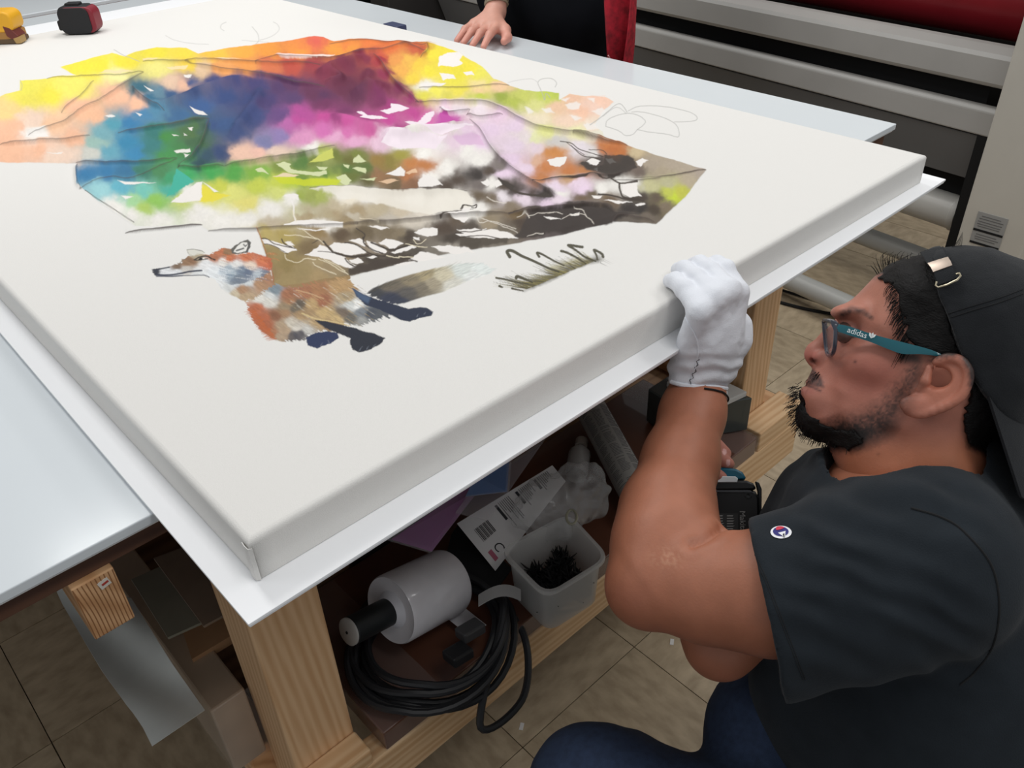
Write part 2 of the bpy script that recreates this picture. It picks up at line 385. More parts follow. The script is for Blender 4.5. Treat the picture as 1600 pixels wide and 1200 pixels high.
def sel(pts, pad):
    p = np.asarray(pts, float); lo = p.min(0) - pad; hi = p.max(0) + pad
    return np.nonzero((QX > lo[0]) & (QX < hi[0]) & (QY > lo[1]) & (QY < hi[1]))[0]
def polysd(x, y, pts):
    """signed distance, positive inside"""
    p = np.asarray(pts, float); n = len(p); d2 = np.full(len(x), 1e12); ins = np.zeros(len(x), bool)
    for i in range(n):
        a, b = p[i], p[(i + 1) % n]; e = b - a
        t = np.clip(((x - a[0]) * e[0] + (y - a[1]) * e[1]) / (e @ e + 1e-9), 0, 1)
        d2 = np.minimum(d2, (x - a[0] - t * e[0]) ** 2 + (y - a[1] - t * e[1]) ** 2)
        c = ((a[1] > y) != (b[1] > y)); xi = a[0] + (y - a[1]) * e[0] / (e[1] if abs(e[1]) > 1e-9 else 1e-9); ins ^= c & (x < xi)
    return np.where(ins, 1, -1) * np.sqrt(d2)
def linesd(x, y, pts):
    """distance, along-parameter 0..1, side (+ = above the line in the picture when drawn left to right)"""
    p = np.asarray(pts, float); d2 = np.full(len(x), 1e12); tt = np.zeros(len(x)); sd = np.zeros(len(x)); L_ = np.linalg.norm(np.diff(p, axis=0), axis=1); tot = L_.sum() + 1e-9; acc = 0
    for i in range(len(p) - 1):
        a, b = p[i], p[i + 1]; e = b - a
        t = np.clip(((x - a[0]) * e[0] + (y - a[1]) * e[1]) / (e @ e + 1e-9), 0, 1)
        q = (x - a[0] - t * e[0]) ** 2 + (y - a[1] - t * e[1]) ** 2; m_ = q < d2
        d2 = np.where(m_, q, d2); tt = np.where(m_, (acc + t * L_[i]) / tot, tt); sd = np.where(m_, -np.sign(e[0] * (y - a[1]) - e[1] * (x - a[0])), sd); acc += L_[i]
    return np.sqrt(d2), tt, sd
def blend(I, m_, col):
    m_ = np.clip(m_, 0, 1)[:, None]; COLS[I] = COLS[I] * (1 - m_) + np.asarray(col) * m_
def poly(pts, col, feather=1.2, rough=2., op=1., fine=.6):
    I = sel(pts, feather + rough + 4); x = QX[I] + rough * W1[I] * 1.5 + fine * W3[I] * 2; y = QY[I] + rough * W2[I] * 1.2 + fine * W3[I]
    s = polysd(x, y, pts); blend(I, op * np.clip(s / feather + .5, 0, 1), lin(col) if len(np.shape(col)) == 1 else col)
def stroke(pts, col, wd=1.6, op=1., taper=(1., 1.), rough=.4, soft=.9, n=0):
    if n: pts = smoothpath(pts, n)
    I = sel(pts, wd + 4); d, t, s = linesd(QX[I] + rough * W1[I] * 2, QY[I] + rough * W2[I] * 2, pts)
    ww = .5 * wd * (taper[0] + (taper[1] - taper[0]) * t)
    blend(I, op * np.clip((ww - d) / soft + .5, 0, 1), lin(col))
def idw(I, S, power=3.2, warp=6., eps=18.):
    S = np.asarray(S, float); x = QX[I] + warp * W1[I] * 1.6 + 1.2 * W3[I]; y = QY[I] + warp * .6 * W2[I] * 1.6
    out = np.zeros((len(I), 3)); ws = np.zeros(len(I)); C_ = lin(S[:, 2:5])
    for k in range(len(S)):
        q = 1. / (((x - S[k, 0]) ** 2 + 1.9 * (y - S[k, 1]) ** 2) + eps) ** (power / 2 * 1.25); out += q[:, None] * C_[k]; ws += q
    return out / ws[:, None]
# ---- the rainbow cloth: washes blended between colour notes
CN = dict(Y=(238, 220, 25), y=(234, 224, 115), P=(238, 182, 146), p=(236, 206, 184), O=(240, 150, 35), W=(233, 229, 222), L=(226, 202, 222), B=(52, 44, 40), D=(76, 62, 50), N=(48, 62, 116), T=(36, 118, 166))
def notes(tr, s):
    out = []
    for it in s.split(';'):
        it = it.strip()
        if not it: continue
        a = it.split(); xy = tuple(float(v) for v in a[0].split(','))
        c = CN[a[1]] if a[1] in CN else tuple(float(v) for v in a[1].split(','))
        q = tr([xy])[0]; out.append((*q, *c))
    return out
S_ = notes(C1, '''30,500 238,205,130;120,400 235,225,70;230,430 236,222,45;330,400 235,225,90;60,580 P;150,540 p;240,560 238,190,150;160,600 W;50,680 P;180,680 P;300,690 p;330,620 P;
420,520 236,180,140;350,480 P;520,430 P;620,470 P;400,690 200,200,190;450,300 Y;560,280 Y;380,300 Y;520,330 235,228,150;700,240 Y;820,250 245,215,40;700,310 235,225,120;850,300 240,205,50;
960,250 245,190,40;1000,310 240,160,80;1080,240 242,165,40;1200,230 O;1200,300 215,110,60;1350,220 235,130,50;1420,190 225,90,70;1300,300 190,70,50;1400,300 150,45,55;1500,220 O;1560,220 O;1100,300 235,150,60;
900,320 225,190,150;760,370 225,190,160;820,380 230,180,150;700,420 90,130,150;620,400 40,100,120;680,450 40,105,135;760,430 45,85,130;850,370 60,80,130;950,370 55,65,120;1050,370 55,60,115;1150,380 60,55,110;
1000,440 40,65,120;900,480 45,85,140;800,520 50,100,145;1100,450 N;1150,520 50,65,120;950,560 45,75,125;1050,600 50,70,120;1000,680 40,65,110;930,700 40,75,95;900,740 30,70,80;1200,450 65,50,105;1250,400 75,45,95;
1300,380 85,40,85;1400,420 95,35,75;1300,450 80,50,100;1250,520 95,60,120;1450,330 130,35,65;1550,300 115,30,60;1550,400 100,28,65;1450,460 110,35,85;1350,520 170,60,140;1300,560 180,90,160;1450,540 195,60,145;
1550,560 200,70,150;1250,610 140,120,175;1180,640 120,120,165;1350,620 215,140,185;1500,620 220,160,195;1150,690 235,185,165;1080,690 235,190,165;1250,680 230,200,180;1400,670 W;500,560 70,150,170;450,600 110,165,175;
430,640 150,185,175;580,560 T;650,520 60,125,165;560,640 35,130,170;480,680 90,160,180;600,690 40,130,175;680,650 45,120,120;700,600 40,115,110;750,620 60,135,60;850,600 75,110,60;820,680 60,125,65;880,640 60,100,65;
760,700 60,140,70;850,580 70,110,65;900,560 60,95,75;400,780 T;480,770 T;560,770 40,110,150;640,770 50,120,100;720,770 65,130,80;760,800 50,150,100;850,790 50,165,90;950,780 55,165,75;1050,780 75,160,60;1150,780 120,170,50;
1250,760 120,140,50;1400,720 110,125,40;1500,700 105,115,35;1450,690 180,190,80;1560,720 100,100,35;450,850 150,205,210;550,850 90,175,195;650,860 110,195,180;600,900 160,210,150;700,900 140,195,80;760,860 60,170,150;
650,930 170,200,90;800,890 200,210,110;850,860 W;920,870 225,215,60;980,840 200,205,60;1050,870 215,215,110;1150,840 190,200,60;1300,810 175,195,40;1450,820 190,205,50;1100,910 225,215,110;1250,860 205,210,110;
1400,880 150,160,70;1300,900 W;1200,940 W;900,960 W;1100,980 W;700,980 W;500,930 W;600,960 W;1400,950 190,180,150;1500,960 170,150,115;1330,960 200,195,160;1550,900 225,215,195;1550,980 150,130,95;1450,1010 W;1000,1000 W;
1000,560 45,80,130;860,430 35,60,110;1150,430 48,55,108;1100,540 42,62,115;40,620 P;240,700 p;120,440 234,220,70;700,500 70,130,160''')
S_ += notes(C2, '''500,200 235,120,40;400,210 238,130,45;200,230 O;300,190 230,110,60;600,215 225,110,40;700,225 200,90,45;740,235 190,80,40;560,260 205,80,45;620,270 230,150,60;680,270 235,180,60;720,300 240,200,40;640,320 235,170,60;700,350 238,205,40;
800,250 Y;850,220 Y;780,330 Y;860,300 Y;900,330 235,220,30;1000,330 228,220,70;1040,360 225,215,90;960,310 Y;760,390 W;880,370 232,220,50;1000,380 235,215,140;1090,390 235,195,150;1000,410 235,200,140;900,410 230,215,60;800,410 235,225,70;
750,430 225,215,60;850,440 215,205,70;1000,440 190,200,60;1100,440 150,165,50;1200,430 200,205,90;1300,430 190,205,70;1340,425 185,200,70;1250,470 215,215,130;1150,460 180,190,70;1400,440 235,190,160;1350,480 235,195,160;1450,500 238,190,160;
1530,440 238,195,170;1500,480 236,200,180;1380,540 236,205,180;1250,530 235,220,190;1500,560 235,215,195;1450,600 230,225,170;1300,600 220,220,140;1250,620 225,225,170;1550,600 230,225,205;
300,330 110,30,60;400,300 120,28,60;480,260 130,30,60;550,280 160,35,55;580,340 140,30,70;500,350 110,25,60;400,380 100,25,60;560,400 115,25,65;640,410 120,28,75;700,450 150,40,100;450,430 95,30,70;300,430 85,35,80;550,450 120,30,85;
600,480 160,40,115;400,500 120,40,95;500,540 165,50,125;600,540 195,55,145;700,510 190,55,140;350,540 150,45,115;200,530 185,60,145;650,580 170,45,125;750,540 210,90,165;850,540 190,70,160;880,550 185,60,155;500,590 200,80,150;400,600 205,100,165;
300,590 205,100,170;550,640 228,190,210;450,640 220,160,195;700,600 W;600,610 235,210,225;650,650 W;800,640 230,222,222;950,600 222,195,215;900,640 225,200,215;1000,640 L;900,590 215,205,200;850,480 230,200,215;900,500 220,205,210;1000,500 230,215,222;
1080,520 225,195,215;1050,580 226,200,222;1150,570 L;1150,650 226,205,222;1200,620 228,215,215;1250,660 226,205,215;1150,720 226,200,222;1200,760 228,205,222;1100,780 L;1250,730 215,170,140;750,700 W;950,680 W;850,760 W;1000,720 W;950,900 W;700,900 W;500,880 W;850,900 W;
450,700 115,125,45;550,720 150,120,50;480,760 90,110,45;400,760 85,115,45;300,790 90,125,45;200,730 80,120,45;600,720 140,125,45;650,700 160,150,50;700,740 190,120,55;750,750 185,115,55;680,790 175,110,60;560,790 150,110,70;500,810 95,90,45;620,820 110,90,60;
420,790 100,110,40;300,820 180,195,40;200,800 110,140,45;700,830 130,90,60;780,800 W;100,820 190,200,60;200,880 150,165,60;280,880 165,175,80;400,880 W;350,930 190,175,145;450,950 165,145,110;550,940 185,170,140;250,960 165,145,105;650,960 200,185,160;
750,970 215,205,190;400,990 150,130,95;600,990 190,180,165;820,940 W;700,1000 200,190,175;900,810 D;980,790 B;1040,770 D;1080,740 120,110,105;850,840 D;760,845 80,70,60;1000,830 110,100,95;1050,830 W;1100,840 D;1150,850 70,60,55;1290,880 B;1230,870 80,65,60;
1000,880 100,85,65;1050,900 110,95,75;1130,930 130,115,95;1100,890 225,215,220;1200,890 228,210,222;1350,900 228,210,222;1300,920 L;1150,960 110,90,60;1250,950 70,60,52;1350,960 B;1450,950 65,55,45;1550,950 60,50,42;1050,980 140,125,100;950,960 W;1000,940 W;
1180,1000 D;1300,1000 B;1400,1000 B;1550,990 B;900,1000 90,75,60;850,1020 D;950,1020 80,70,60;1050,1010 150,135,110;1100,1030 110,100,85;1330,690 200,130,60;1290,750 195,120,60;1270,800 190,120,65;1400,770 190,115,55;1470,770 185,120,65;1450,670 225,215,220;
1400,800 190,150,110;1590,670 190,105,40;1500,740 60,52,48;1560,760 B;1500,690 220,215,212;1350,640 200,195,190;1450,830 228,205,222;1350,850 226,205,222;1550,850 W;1500,880 100,85,65;1570,890 120,100,75''')
S_ += notes(C3, '''760,680 190,110,45;840,680 200,180,140;720,660 195,115,50;800,720 60,52,46;750,760 B;680,720 70,60,55;640,740 80,70,60;850,770 110,95,85;920,730 170,155,135;1000,740 175,160,140;1080,750 175,160,140;950,770 170,155,130;1130,760 170,155,140;
900,830 195,190,140;980,830 185,180,140;1080,810 180,165,140;1040,860 190,190,60;1010,880 195,210,30;980,860 190,195,70;820,840 W;760,830 W;850,880 70,58,48;930,890 95,80,65;920,940 70,58,45;860,940 50,44,40;980,930 120,105,85;800,930 B;900,980 110,98,85;
820,980 100,90,80;720,900 100,80,60;600,890 110,90,70;650,960 B;550,940 B;450,960 B;700,860 W;600,850 L;500,870 W''')
S_ += notes(C5, '''620,130 178,158,90;700,150 170,150,80;660,230 150,130,80;800,200 120,100,65;850,130 140,115,70;950,140 90,72,50;1050,130 100,85,60;1150,120 120,105,80;1200,130 130,115,90;1250,150 70,58,46;1400,110 D;1450,160 65,55,45;1550,170 70,60,50;
880,190 150,130,100;1100,200 150,135,115;850,260 160,140,100;1100,250 70,60,50;1200,240 75,65,55;1300,220 80,72,62;1050,300 90,80,68;720,270 140,120,70;800,300 150,130,85;700,340 160,138,90;850,330 165,140,95;900,290 150,130,95;1350,210 120,112,100;1450,200 150,142,130;
1580,190 130,122,110;640,320 150,125,80;650,90 185,170,145;780,60 170,150,115;900,50 175,160,125;1000,60 190,180,160''')
OUT = C1([(-40, 450), (30, 420), (90, 405), (88, 362), (210, 352), (340, 342), (272, 300), (400, 262), (500, 236), (560, 252), (600, 230), (700, 212), (830, 214), (885, 240), (1000, 218), (1150, 198), (1280, 184), (1400, 162)]) \
    + C2([(300, 165), (350, 186), (470, 181), (600, 196), (762, 186), (900, 232), (1012, 300), (1062, 352), (1130, 380), (1200, 405), (1280, 408), (1352, 415), (1352, 446), (1400, 420), (1470, 430), (1560, 428)]) \
    + C3([(640, 428), (700, 432), (742, 455), (690, 500), (650, 560), (690, 590), (700, 626), (800, 648), (920, 690), (1060, 730), (1152, 760), (1060, 880), (932, 1000), (840, 994), (740, 990), (500, 1052), (200, 1105)]) \
    + C5([(1585, 192), (1320, 240), (1050, 306), (960, 328), (800, 352), (650, 372), (640, 300), (610, 210), (575, 112)]) \
    + C1([(1145, 1030), (930, 1032), (900, 1006), (730, 1020), (610, 1010), (480, 925), (380, 852), (346, 826), (340, 732), (180, 728), (0, 726), (-40, 726)])
I = sel(OUT, 10); x = QX[I] + 1.6 * W1[I]; y = QY[I] + 1.2 * W2[I]
sd = polysd(x, y, OUT); base = idw(I, S_)
# granulated wash: pigment pools and thins a little
base = base * .93 + .07 * base.mean(1)[:, None]; base = base * (1 + .10 * W4[I] + .06 * W3[I])[:, None]
blend(I, np.clip(sd / 1.4 + .5, 0, 1), np.clip(base, 0, 1))
SDP = np.full(NV, -1e3); SDP[I] = sd

# crisp pieces laid over the washes ---------------------------------------------------------------
def many(tr, col, lst, **k):
    for p in lst: poly(tr(p), col, **k)
Wh = (234, 229, 224)
# upper yellows and oranges
many(C2, Wh, [[(820, 262), (850, 240), (905, 232), (930, 250), (905, 270), (925, 285), (880, 300), (850, 296), (815, 300)], [(820, 330), (880, 335), (890, 355), (840, 365)], [(925, 322), (965, 322), (975, 336), (940, 342)], [(735, 385), (780, 372), (850, 378), (830, 396), (760, 398)]], rough=2.5)
many(C2, Wh, [[(1385, 470), (1430, 455), (1455, 470), (1440, 492), (1400, 490)], [(1480, 445), (1520, 440), (1510, 462)], [(1500, 500), (1545, 480), (1570, 500), (1530, 520)], [(1400, 520), (1450, 530), (1420, 545)], [(1280, 490), (1320, 482), (1330, 505), (1295, 510)], [(1360, 440), (1395, 436), (1385, 455)], [(1200, 480), (1240, 500), (1215, 512)], [(1460, 560), (1510, 545), (1530, 575), (1480, 585)]], rough=3., feather=2.5, op=.8)
poly(C1([(1230, 250), (1290, 245), (1400, 258), (1440, 262), (1380, 272), (1280, 268)]), (233, 200, 190), 1.5, 2)
poly(C2([(90, 245), (180, 262), (300, 252), (355, 248), (330, 268), (250, 272), (150, 262)]), (238, 215, 205), 1.4, 1.5)
many(C1, (238, 214, 170), [[(640, 262), (720, 268), (700, 276), (640, 272)], [(470, 320), (560, 316), (600, 326), (520, 338), (440, 336)], [(740, 300), (840, 296), (830, 312), (760, 312)], [(960, 268), (1050, 272), (1080, 280), (990, 282)]], rough=2, op=.8)
# highlights left unpainted in the blues and pinks
many(C1, Wh, [[(855, 485), (905, 500), (925, 520), (890, 518), (870, 505)], [(840, 572), (862, 574), (858, 590), (845, 584)], [(778, 680), (850, 668), (852, 684), (790, 690)], [(770, 605), (800, 612), (780, 616)], [(820, 600), (835, 612), (825, 614)], [(610, 510), (640, 520), (630, 530)], [(820, 690), (850, 700), (830, 715)],
              [(640, 385), (685, 410), (670, 414)], [(820, 338), (855, 335), (850, 348), (825, 348)], [(470, 520), (500, 515), (515, 524), (490, 530)], [(210, 686), (285, 684), (270, 692)], [(130, 590), (170, 580), (225, 618), (180, 625), (115, 622)]], rough=1.5, op=.9)
many(C2, (236, 222, 230), [[(450, 500), (475, 498), (500, 520), (560, 522), (590, 532), (510, 538), (465, 535), (480, 520)], [(555, 500), (600, 490), (605, 470), (640, 472), (685, 488), (640, 505), (600, 515)], [(665, 545), (720, 548), (760, 510), (795, 500), (800, 520), (760, 555), (700, 568)], [(700, 600), (760, 580), (800, 560), (820, 580), (880, 585), (980, 560), (900, 600), (800, 618)], [(560, 640), (600, 605), (640, 600), (700, 620), (860, 622), (800, 670), (650, 668)], [(820, 500), (835, 480), (870, 500), (950, 505), (900, 515)]], rough=2)
poly(C2([(822, 508), (850, 510), (888, 545), (885, 562), (830, 580), (822, 545)]), (190, 75, 160), 1.2, 1)
poly(C2([(880, 625), (1000, 610), (1018, 652), (920, 652)]), (216, 182, 210), 2, 1)
# green band
many(CE, (206, 212, 165), [[(130, 235), (180, 222), (218, 235), (215, 262), (270, 275), (360, 285), (440, 275), (445, 300), (390, 312), (300, 300), (200, 290), (150, 255)], [(385, 250), (455, 255), (430, 275), (400, 268)], [(540, 235), (580, 240), (575, 260), (548, 252)], [(605, 228), (640, 180), (685, 215), (640, 232)], [(600, 260), (640, 252), (690, 265), (685, 295), (650, 280)], [(500, 320), (560, 300), (595, 340), (570, 375), (520, 350)], [(0, 270), (40, 262), (75, 298), (20, 290)], [(650, 330), (760, 318), (740, 338)]], rough=2)
poly(CE([(810, 285), (870, 262), (900, 245), (930, 275), (925, 305), (870, 302)]), Wh, 1.2, 2)
poly(CE([(1010, 350), (1050, 302), (1110, 312), (1170, 365), (1100, 378), (1020, 382)]), Wh, 1.4, 2)
poly(CE([(335, 225), (400, 175), (480, 140), (488, 200), (420, 218)]), (196, 200, 95), 1.2, .6)
poly(CE([(100, 320), (170, 300), (260, 330), (400, 325), (530, 340), (500, 370), (300, 368), (150, 352)]), (196, 206, 30), 2, 2, .85)
many(CE, (232, 196, 160), [[(930, 290), (1000, 270), (1010, 292), (960, 305)], [(770, 340), (840, 322), (890, 330), (820, 348)]], rough=2, op=.8)
poly(CE([(100, 318), (190, 292), (275, 308), (240, 318)]), (226, 206, 170), 1.2, 2)
# teal lower piece
many(C1, Wh, [[(760, 905), (880, 820), (905, 815), (900, 900), (820, 905)], [(905, 815), (975, 858), (960, 862)], [(530, 812), (700, 822), (560, 828)], [(540, 880), (600, 884), (560, 895)]], rough=1.2)
poly(C1([(740, 885), (770, 830), (790, 760), (870, 815)]), (62, 172, 150), 1.3, 1)
poly(C1([(895, 905), (905, 830), (960, 865), (1030, 880), (960, 905)]), (226, 212, 60), 2, 2, .9)
# long pale band and earth colours
poly(CE([(340, 385), (600, 388), (900, 400), (1320, 402), (1362, 450), (1360, 490), (1200, 548), (1100, 570), (900, 520), (720, 470), (520, 440)]), (232, 226, 214), 3, 4, .85)
poly(CE([(180, 620), (260, 590), (340, 580), (480, 598), (550, 605), (540, 628), (320, 630), (180, 628)]), Wh, 1.4, 1)
poly(CE([(165, 435), (225, 422), (270, 430), (265, 462), (235, 450)]), Wh, 1.4, 2)
stroke(CE([(215, 450), (235, 500), (240, 560), (248, 600)]), Wh, 2.6, .8, rough=1)
# islands between the branches
many(CB, Wh, [[(335, 318), (380, 295), (440, 245), (480, 255), (520, 290), (620, 330), (640, 362), (700, 405), (665, 418), (560, 380), (480, 340), (400, 325)],
              [(505, 255), (540, 228), (620, 240), (700, 260), (770, 300), (720, 320), (620, 315), (540, 298)], [(650, 225), (720, 205), (755, 225), (760, 262), (720, 250)], [(765, 215), (820, 225), (870, 255), (908, 290), (905, 305), (850, 298), (790, 270)],
              [(850, 225), (905, 190), (960, 205), (1025, 240), (960, 260), (930, 268), (890, 240)], [(1098, 160), (1160, 130), (1225, 120), (1268, 135), (1258, 178), (1180, 180)], [(945, 290), (1000, 270), (1100, 250), (1120, 262), (1040, 285), (975, 298)],
              [(778, 328), (820, 318), (852, 332), (820, 342)], [(1385, 140), (1500, 138), (1600, 128), (1600, 150), (1480, 165)], [(1382, 170), (1450, 165), (1560, 178), (1600, 180), (1500, 198), (1420, 190)], [(1060, 340), (1150, 290), (1230, 308), (1310, 318), (1150, 350)],
              [(1220, 262), (1350, 250), (1480, 262), (1520, 280), (1380, 300), (1280, 290)], [(960, 375), (1040, 350), (1100, 352), (1010, 382)], [(640, 345), (720, 340), (750, 362), (700, 388), (660, 370)], [(35, 195), (100, 212), (180, 240), (250, 255), (280, 288), (200, 300), (110, 250), (60, 232)], [(205, 225), (240, 222), (262, 250), (225, 250)],
              [(1320, 40), (1380, 22), (1440, 20), (1475, 60), (1440, 85), (1370, 66)], [(785, 115), (850, 108), (920, 120), (860, 132)], [(290, 132), (420, 140), (520, 130), (470, 148), (340, 145)], [(1095, 190), (1140, 192), (1130, 212), (1105, 205)]], feather=1.1, rough=2.6)
dk = (62, 52, 44)
for p_, w_ in (([(35, 192), (90, 210), (130, 240), (200, 255), (270, 270)], 1.6), ([(180, 205), (200, 238), (250, 262)], 2), ([(60, 235), (120, 252), (180, 285), (225, 310)], 1.2), ([(470, 225), (500, 258), (540, 300), (620, 322), (720, 328), (780, 310)], 3.2), ([(620, 235), (700, 252), (770, 292), (840, 318), (910, 320)], 2), ([(745, 195), (752, 235), (800, 270), (880, 300)], 2.4), ([(700, 130), (755, 172), (748, 205)], 1.6),
               ([(800, 225), (870, 250), (930, 275), (1010, 262), (1090, 240)], 3), ([(620, 340), (640, 370), (690, 400), (730, 395)], 2.2), ([(1385, 160), (1470, 165), (1600, 140)], 2), ([(1390, 195), (1500, 185), (1600, 175)], 1.6), ([(1285, 62), (1330, 35), (1420, 12), (1440, -30)], 2.4), ([(1440, 5), (1510, 10)], 1.6), ([(910, 320), (1000, 322), (1120, 350)], 1.6), ([(430, 290), (520, 300), (600, 322)], 1.2), ([(390, 235), (440, 215), (470, 240)], 1)):
    stroke(CB(p_), dk, w_, .95, rough=.6, n=24)
poly(CB([(640, 420), (720, 385), (850, 350), (980, 325), (1080, 300), (1060, 330), (1000, 355), (880, 392), (760, 425), (650, 446)]), (66, 56, 48), 2, 2, .9)
for p_ in ([(320, 140), (380, 185), (440, 215), (470, 240)], [(205, 178), (290, 180), (340, 188), (420, 210)], [(205, 312), (220, 350), (290, 370), (350, 345), (420, 350)], [(400, 365), (430, 400), (500, 430), (560, 448)], [(440, 345), (520, 380), (580, 420), (640, 445)], [(480, 350), (560, 390), (620, 430)], [(1040, 240), (1120, 255), (1190, 262)], [(1100, 210), (1130, 240), (1180, 200)], [(910, 318), (990, 325), (1000, 318), (1090, 325)], [(255, 10), (275, 60), (280, 90)], [(720, 60), (800, 85), (860, 95)]):
    stroke(CB(p_), (226, 214, 186), 1.3, .85, rough=1.2, n=16)
# right-hand dark trunk
poly(CD([(430, 540), (560, 515), (700, 505), (860, 492), (960, 530), (1100, 545), (940, 590), (700, 645), (440, 690), (330, 690), (380, 620)]), (58, 50, 46), 3, 3, .9)
poly(CD([(0, 690), (150, 700), (300, 690), (280, 722), (120, 745), (0, 752)]), (78, 70, 60), 3, 3, .9)
many(CD, Wh, [[(0, 660), (120, 645), (260, 650), (360, 690), (200, 700), (40, 690)], [(545, 215), (600, 195), (660, 192), (650, 232), (610, 252), (560, 240)], [(785, 215), (830, 200), (872, 212), (850, 240), (800, 232)], [(910, 200), (950, 190), (970, 215), (930, 228)], [(1100, 215), (1140, 195), (1172, 205), (1130, 250), (1108, 240)], [(890, 462), (980, 455), (1070, 465), (960, 475)], [(1085, 478), (1140, 472), (1150, 485), (1100, 488)], [(835, 265), (862, 258), (860, 280)],
              [(120, 345), (160, 330), (190, 355), (160, 372)], [(200, 360), (235, 338), (262, 370), (225, 390)], [(0, 520), (20, 500), (65, 510), (60, 535), (20, 540)], [(815, 440), (880, 435), (870, 455), (830, 455)], [(680, 545), (740, 535), (735, 552), (690, 556)], [(520, 560), (600, 570), (640, 575), (560, 582)]], feather=1.1, rough=2.6)
poly(CD([(1010, 360), (1100, 345), (1110, 405), (1130, 428), (1060, 440), (1010, 410)]), Wh, 1.2, 1)
for p_, w_ in (([(990, 350), (998, 400), (1025, 440), (1120, 450)], 3), ([(940, 320), (1000, 350), (1100, 340)], 2.4), ([(860, 425), (960, 432), (1040, 450), (1140, 458)], 2.6), ([(450, 350), (600, 330), (760, 318), (830, 298), (920, 318), (1080, 255)], 2), ([(620, 92), (690, 105), (740, 140), (820, 165), (890, 188)], 1.5), ([(690, 120), (760, 180), (860, 200)], 1.4), ([(800, 140), (880, 145), (912, 170)], 1.2), ([(660, 100), (700, 130), (770, 175)], 1), ([(300, 545), (420, 520), (440, 528)], 2), ([(0, 515), (25, 490), (75, 500), (100, 490), (95, 515), (72, 510)], 2), ([(0, 658), (60, 660), (130, 645)], 1.6), ([(10, 695), (130, 680), (240, 700)], 1.4), ([(240, 330), (300, 385), (380, 415), (470, 430), (560, 440)], 3.4)):
    stroke(CD(p_), dk, w_, .95, rough=.6, n=24)
many(CD, (60, 52, 46), [[(235, 325), (270, 345), (330, 372), (315, 402), (260, 370)], [(475, 430), (510, 415), (560, 425), (578, 452), (520, 446)], [(905, 180), (1000, 165), (1085, 200), (1095, 250), (1000, 295), (930, 320), (880, 290), (895, 235)], [(740, 225), (790, 215), (830, 245), (900, 260), (860, 280), (800, 262)]], feather=2, rough=3, op=.92)
for p_ in ([(420, 560), (500, 545), (600, 535), (640, 545)], [(640, 570), (690, 550), (760, 545), (800, 570), (830, 600)], [(350, 560), (400, 540), (430, 570)], [(160, 440), (210, 470), (280, 480)], [(130, 570), (200, 600), (300, 640), (350, 660)], [(100, 560), (120, 600), (180, 590), (250, 610), (340, 640)], [(420, 680), (460, 665), (520, 668)], [(710, 510), (760, 525), (790, 560)]):
    stroke(CD(p_), (220, 212, 200), 1.2, .8, rough=1.5, n=16)
stroke(C5([(575, 110), (605, 180), (640, 290), (655, 365)]), (165, 92, 58), 1.6, .7, rough=1.2)
stroke(C5([(650, 372), (760, 358), (860, 340), (980, 322)]), (100, 74, 50), 1.5, .8, rough=1.2)

stroke(C5([(645, 374), (760, 362), (860, 346), (985, 326)]), (150, 124, 84), 6., 1., rough=.8)
# ---- the painted fox -----------------------------------------------------------------------------
def fur(outline, smp, feather=1.2, jag=3., dirn=(.9, .35), op=1., warp=2.5):
    I = sel(outline, 14); ax = np.array(dirn) / np.linalg.norm(dirn)
    n2 = fbm(np.stack([(QX[I] * ax[0] + QY[I] * ax[1]) * .12, (-QX[I] * ax[1] + QY[I] * ax[0]) * .75], 1), 1., 77, 2)
    x_ = QX[I] + jag * n2 * ax[0] * 1.6; y_ = QY[I] + jag * n2 * ax[1] * 1.6
    s_ = polysd(x_, y_, outline); c_ = idw(I, smp, 3.8, warp, 4.) * (1 + .22 * n2)[:, None]; c_ = c_ * .84 + .16 * c_.mean(1)[:, None]
    blend(I, op * np.clip(s_ / feather + .5, 0, 1), np.clip(c_, 0, 1))
# tail
fur(CH([(590, 350), (640, 310), (760, 260), (900, 215), (1060, 175), (1230, 140), (1400, 140), (1480, 180), (1440, 215), (1300, 260), (1120, 340), (980, 375), (850, 418), (790, 428), (700, 400)]),
    notes(CH, '640,340 60,62,66;750,390 48,54,74;760,290 110,100,84;900,260 140,126,98;880,340 88,84,80;1000,220 168,152,112;980,310 120,110,92;1050,280 160,148,122;1120,220 200,190,160;1180,290 208,205,192;1250,180 206,212,206;1400,180 216,222,218;1350,230 222,224,220;820,410 50,56,74'), 2, 3.5, (.95, -.35))
for k in range(46):
    t = k / 45.; x_, y_ = 600 + t * 560 + RNG.normal(0, 8), 340 - t * 165 + RNG.normal(0, 6)
    stroke(CH([(x_, y_), (x_ + 35, y_ - 18), (x_ + 75, y_ - 42 - 10 * RNG.random())]), (70 + 60 * t, 66 + 58 * t, 60 + 40 * t), 1.1, .7 * (1 - .6 * t), (1, .3))
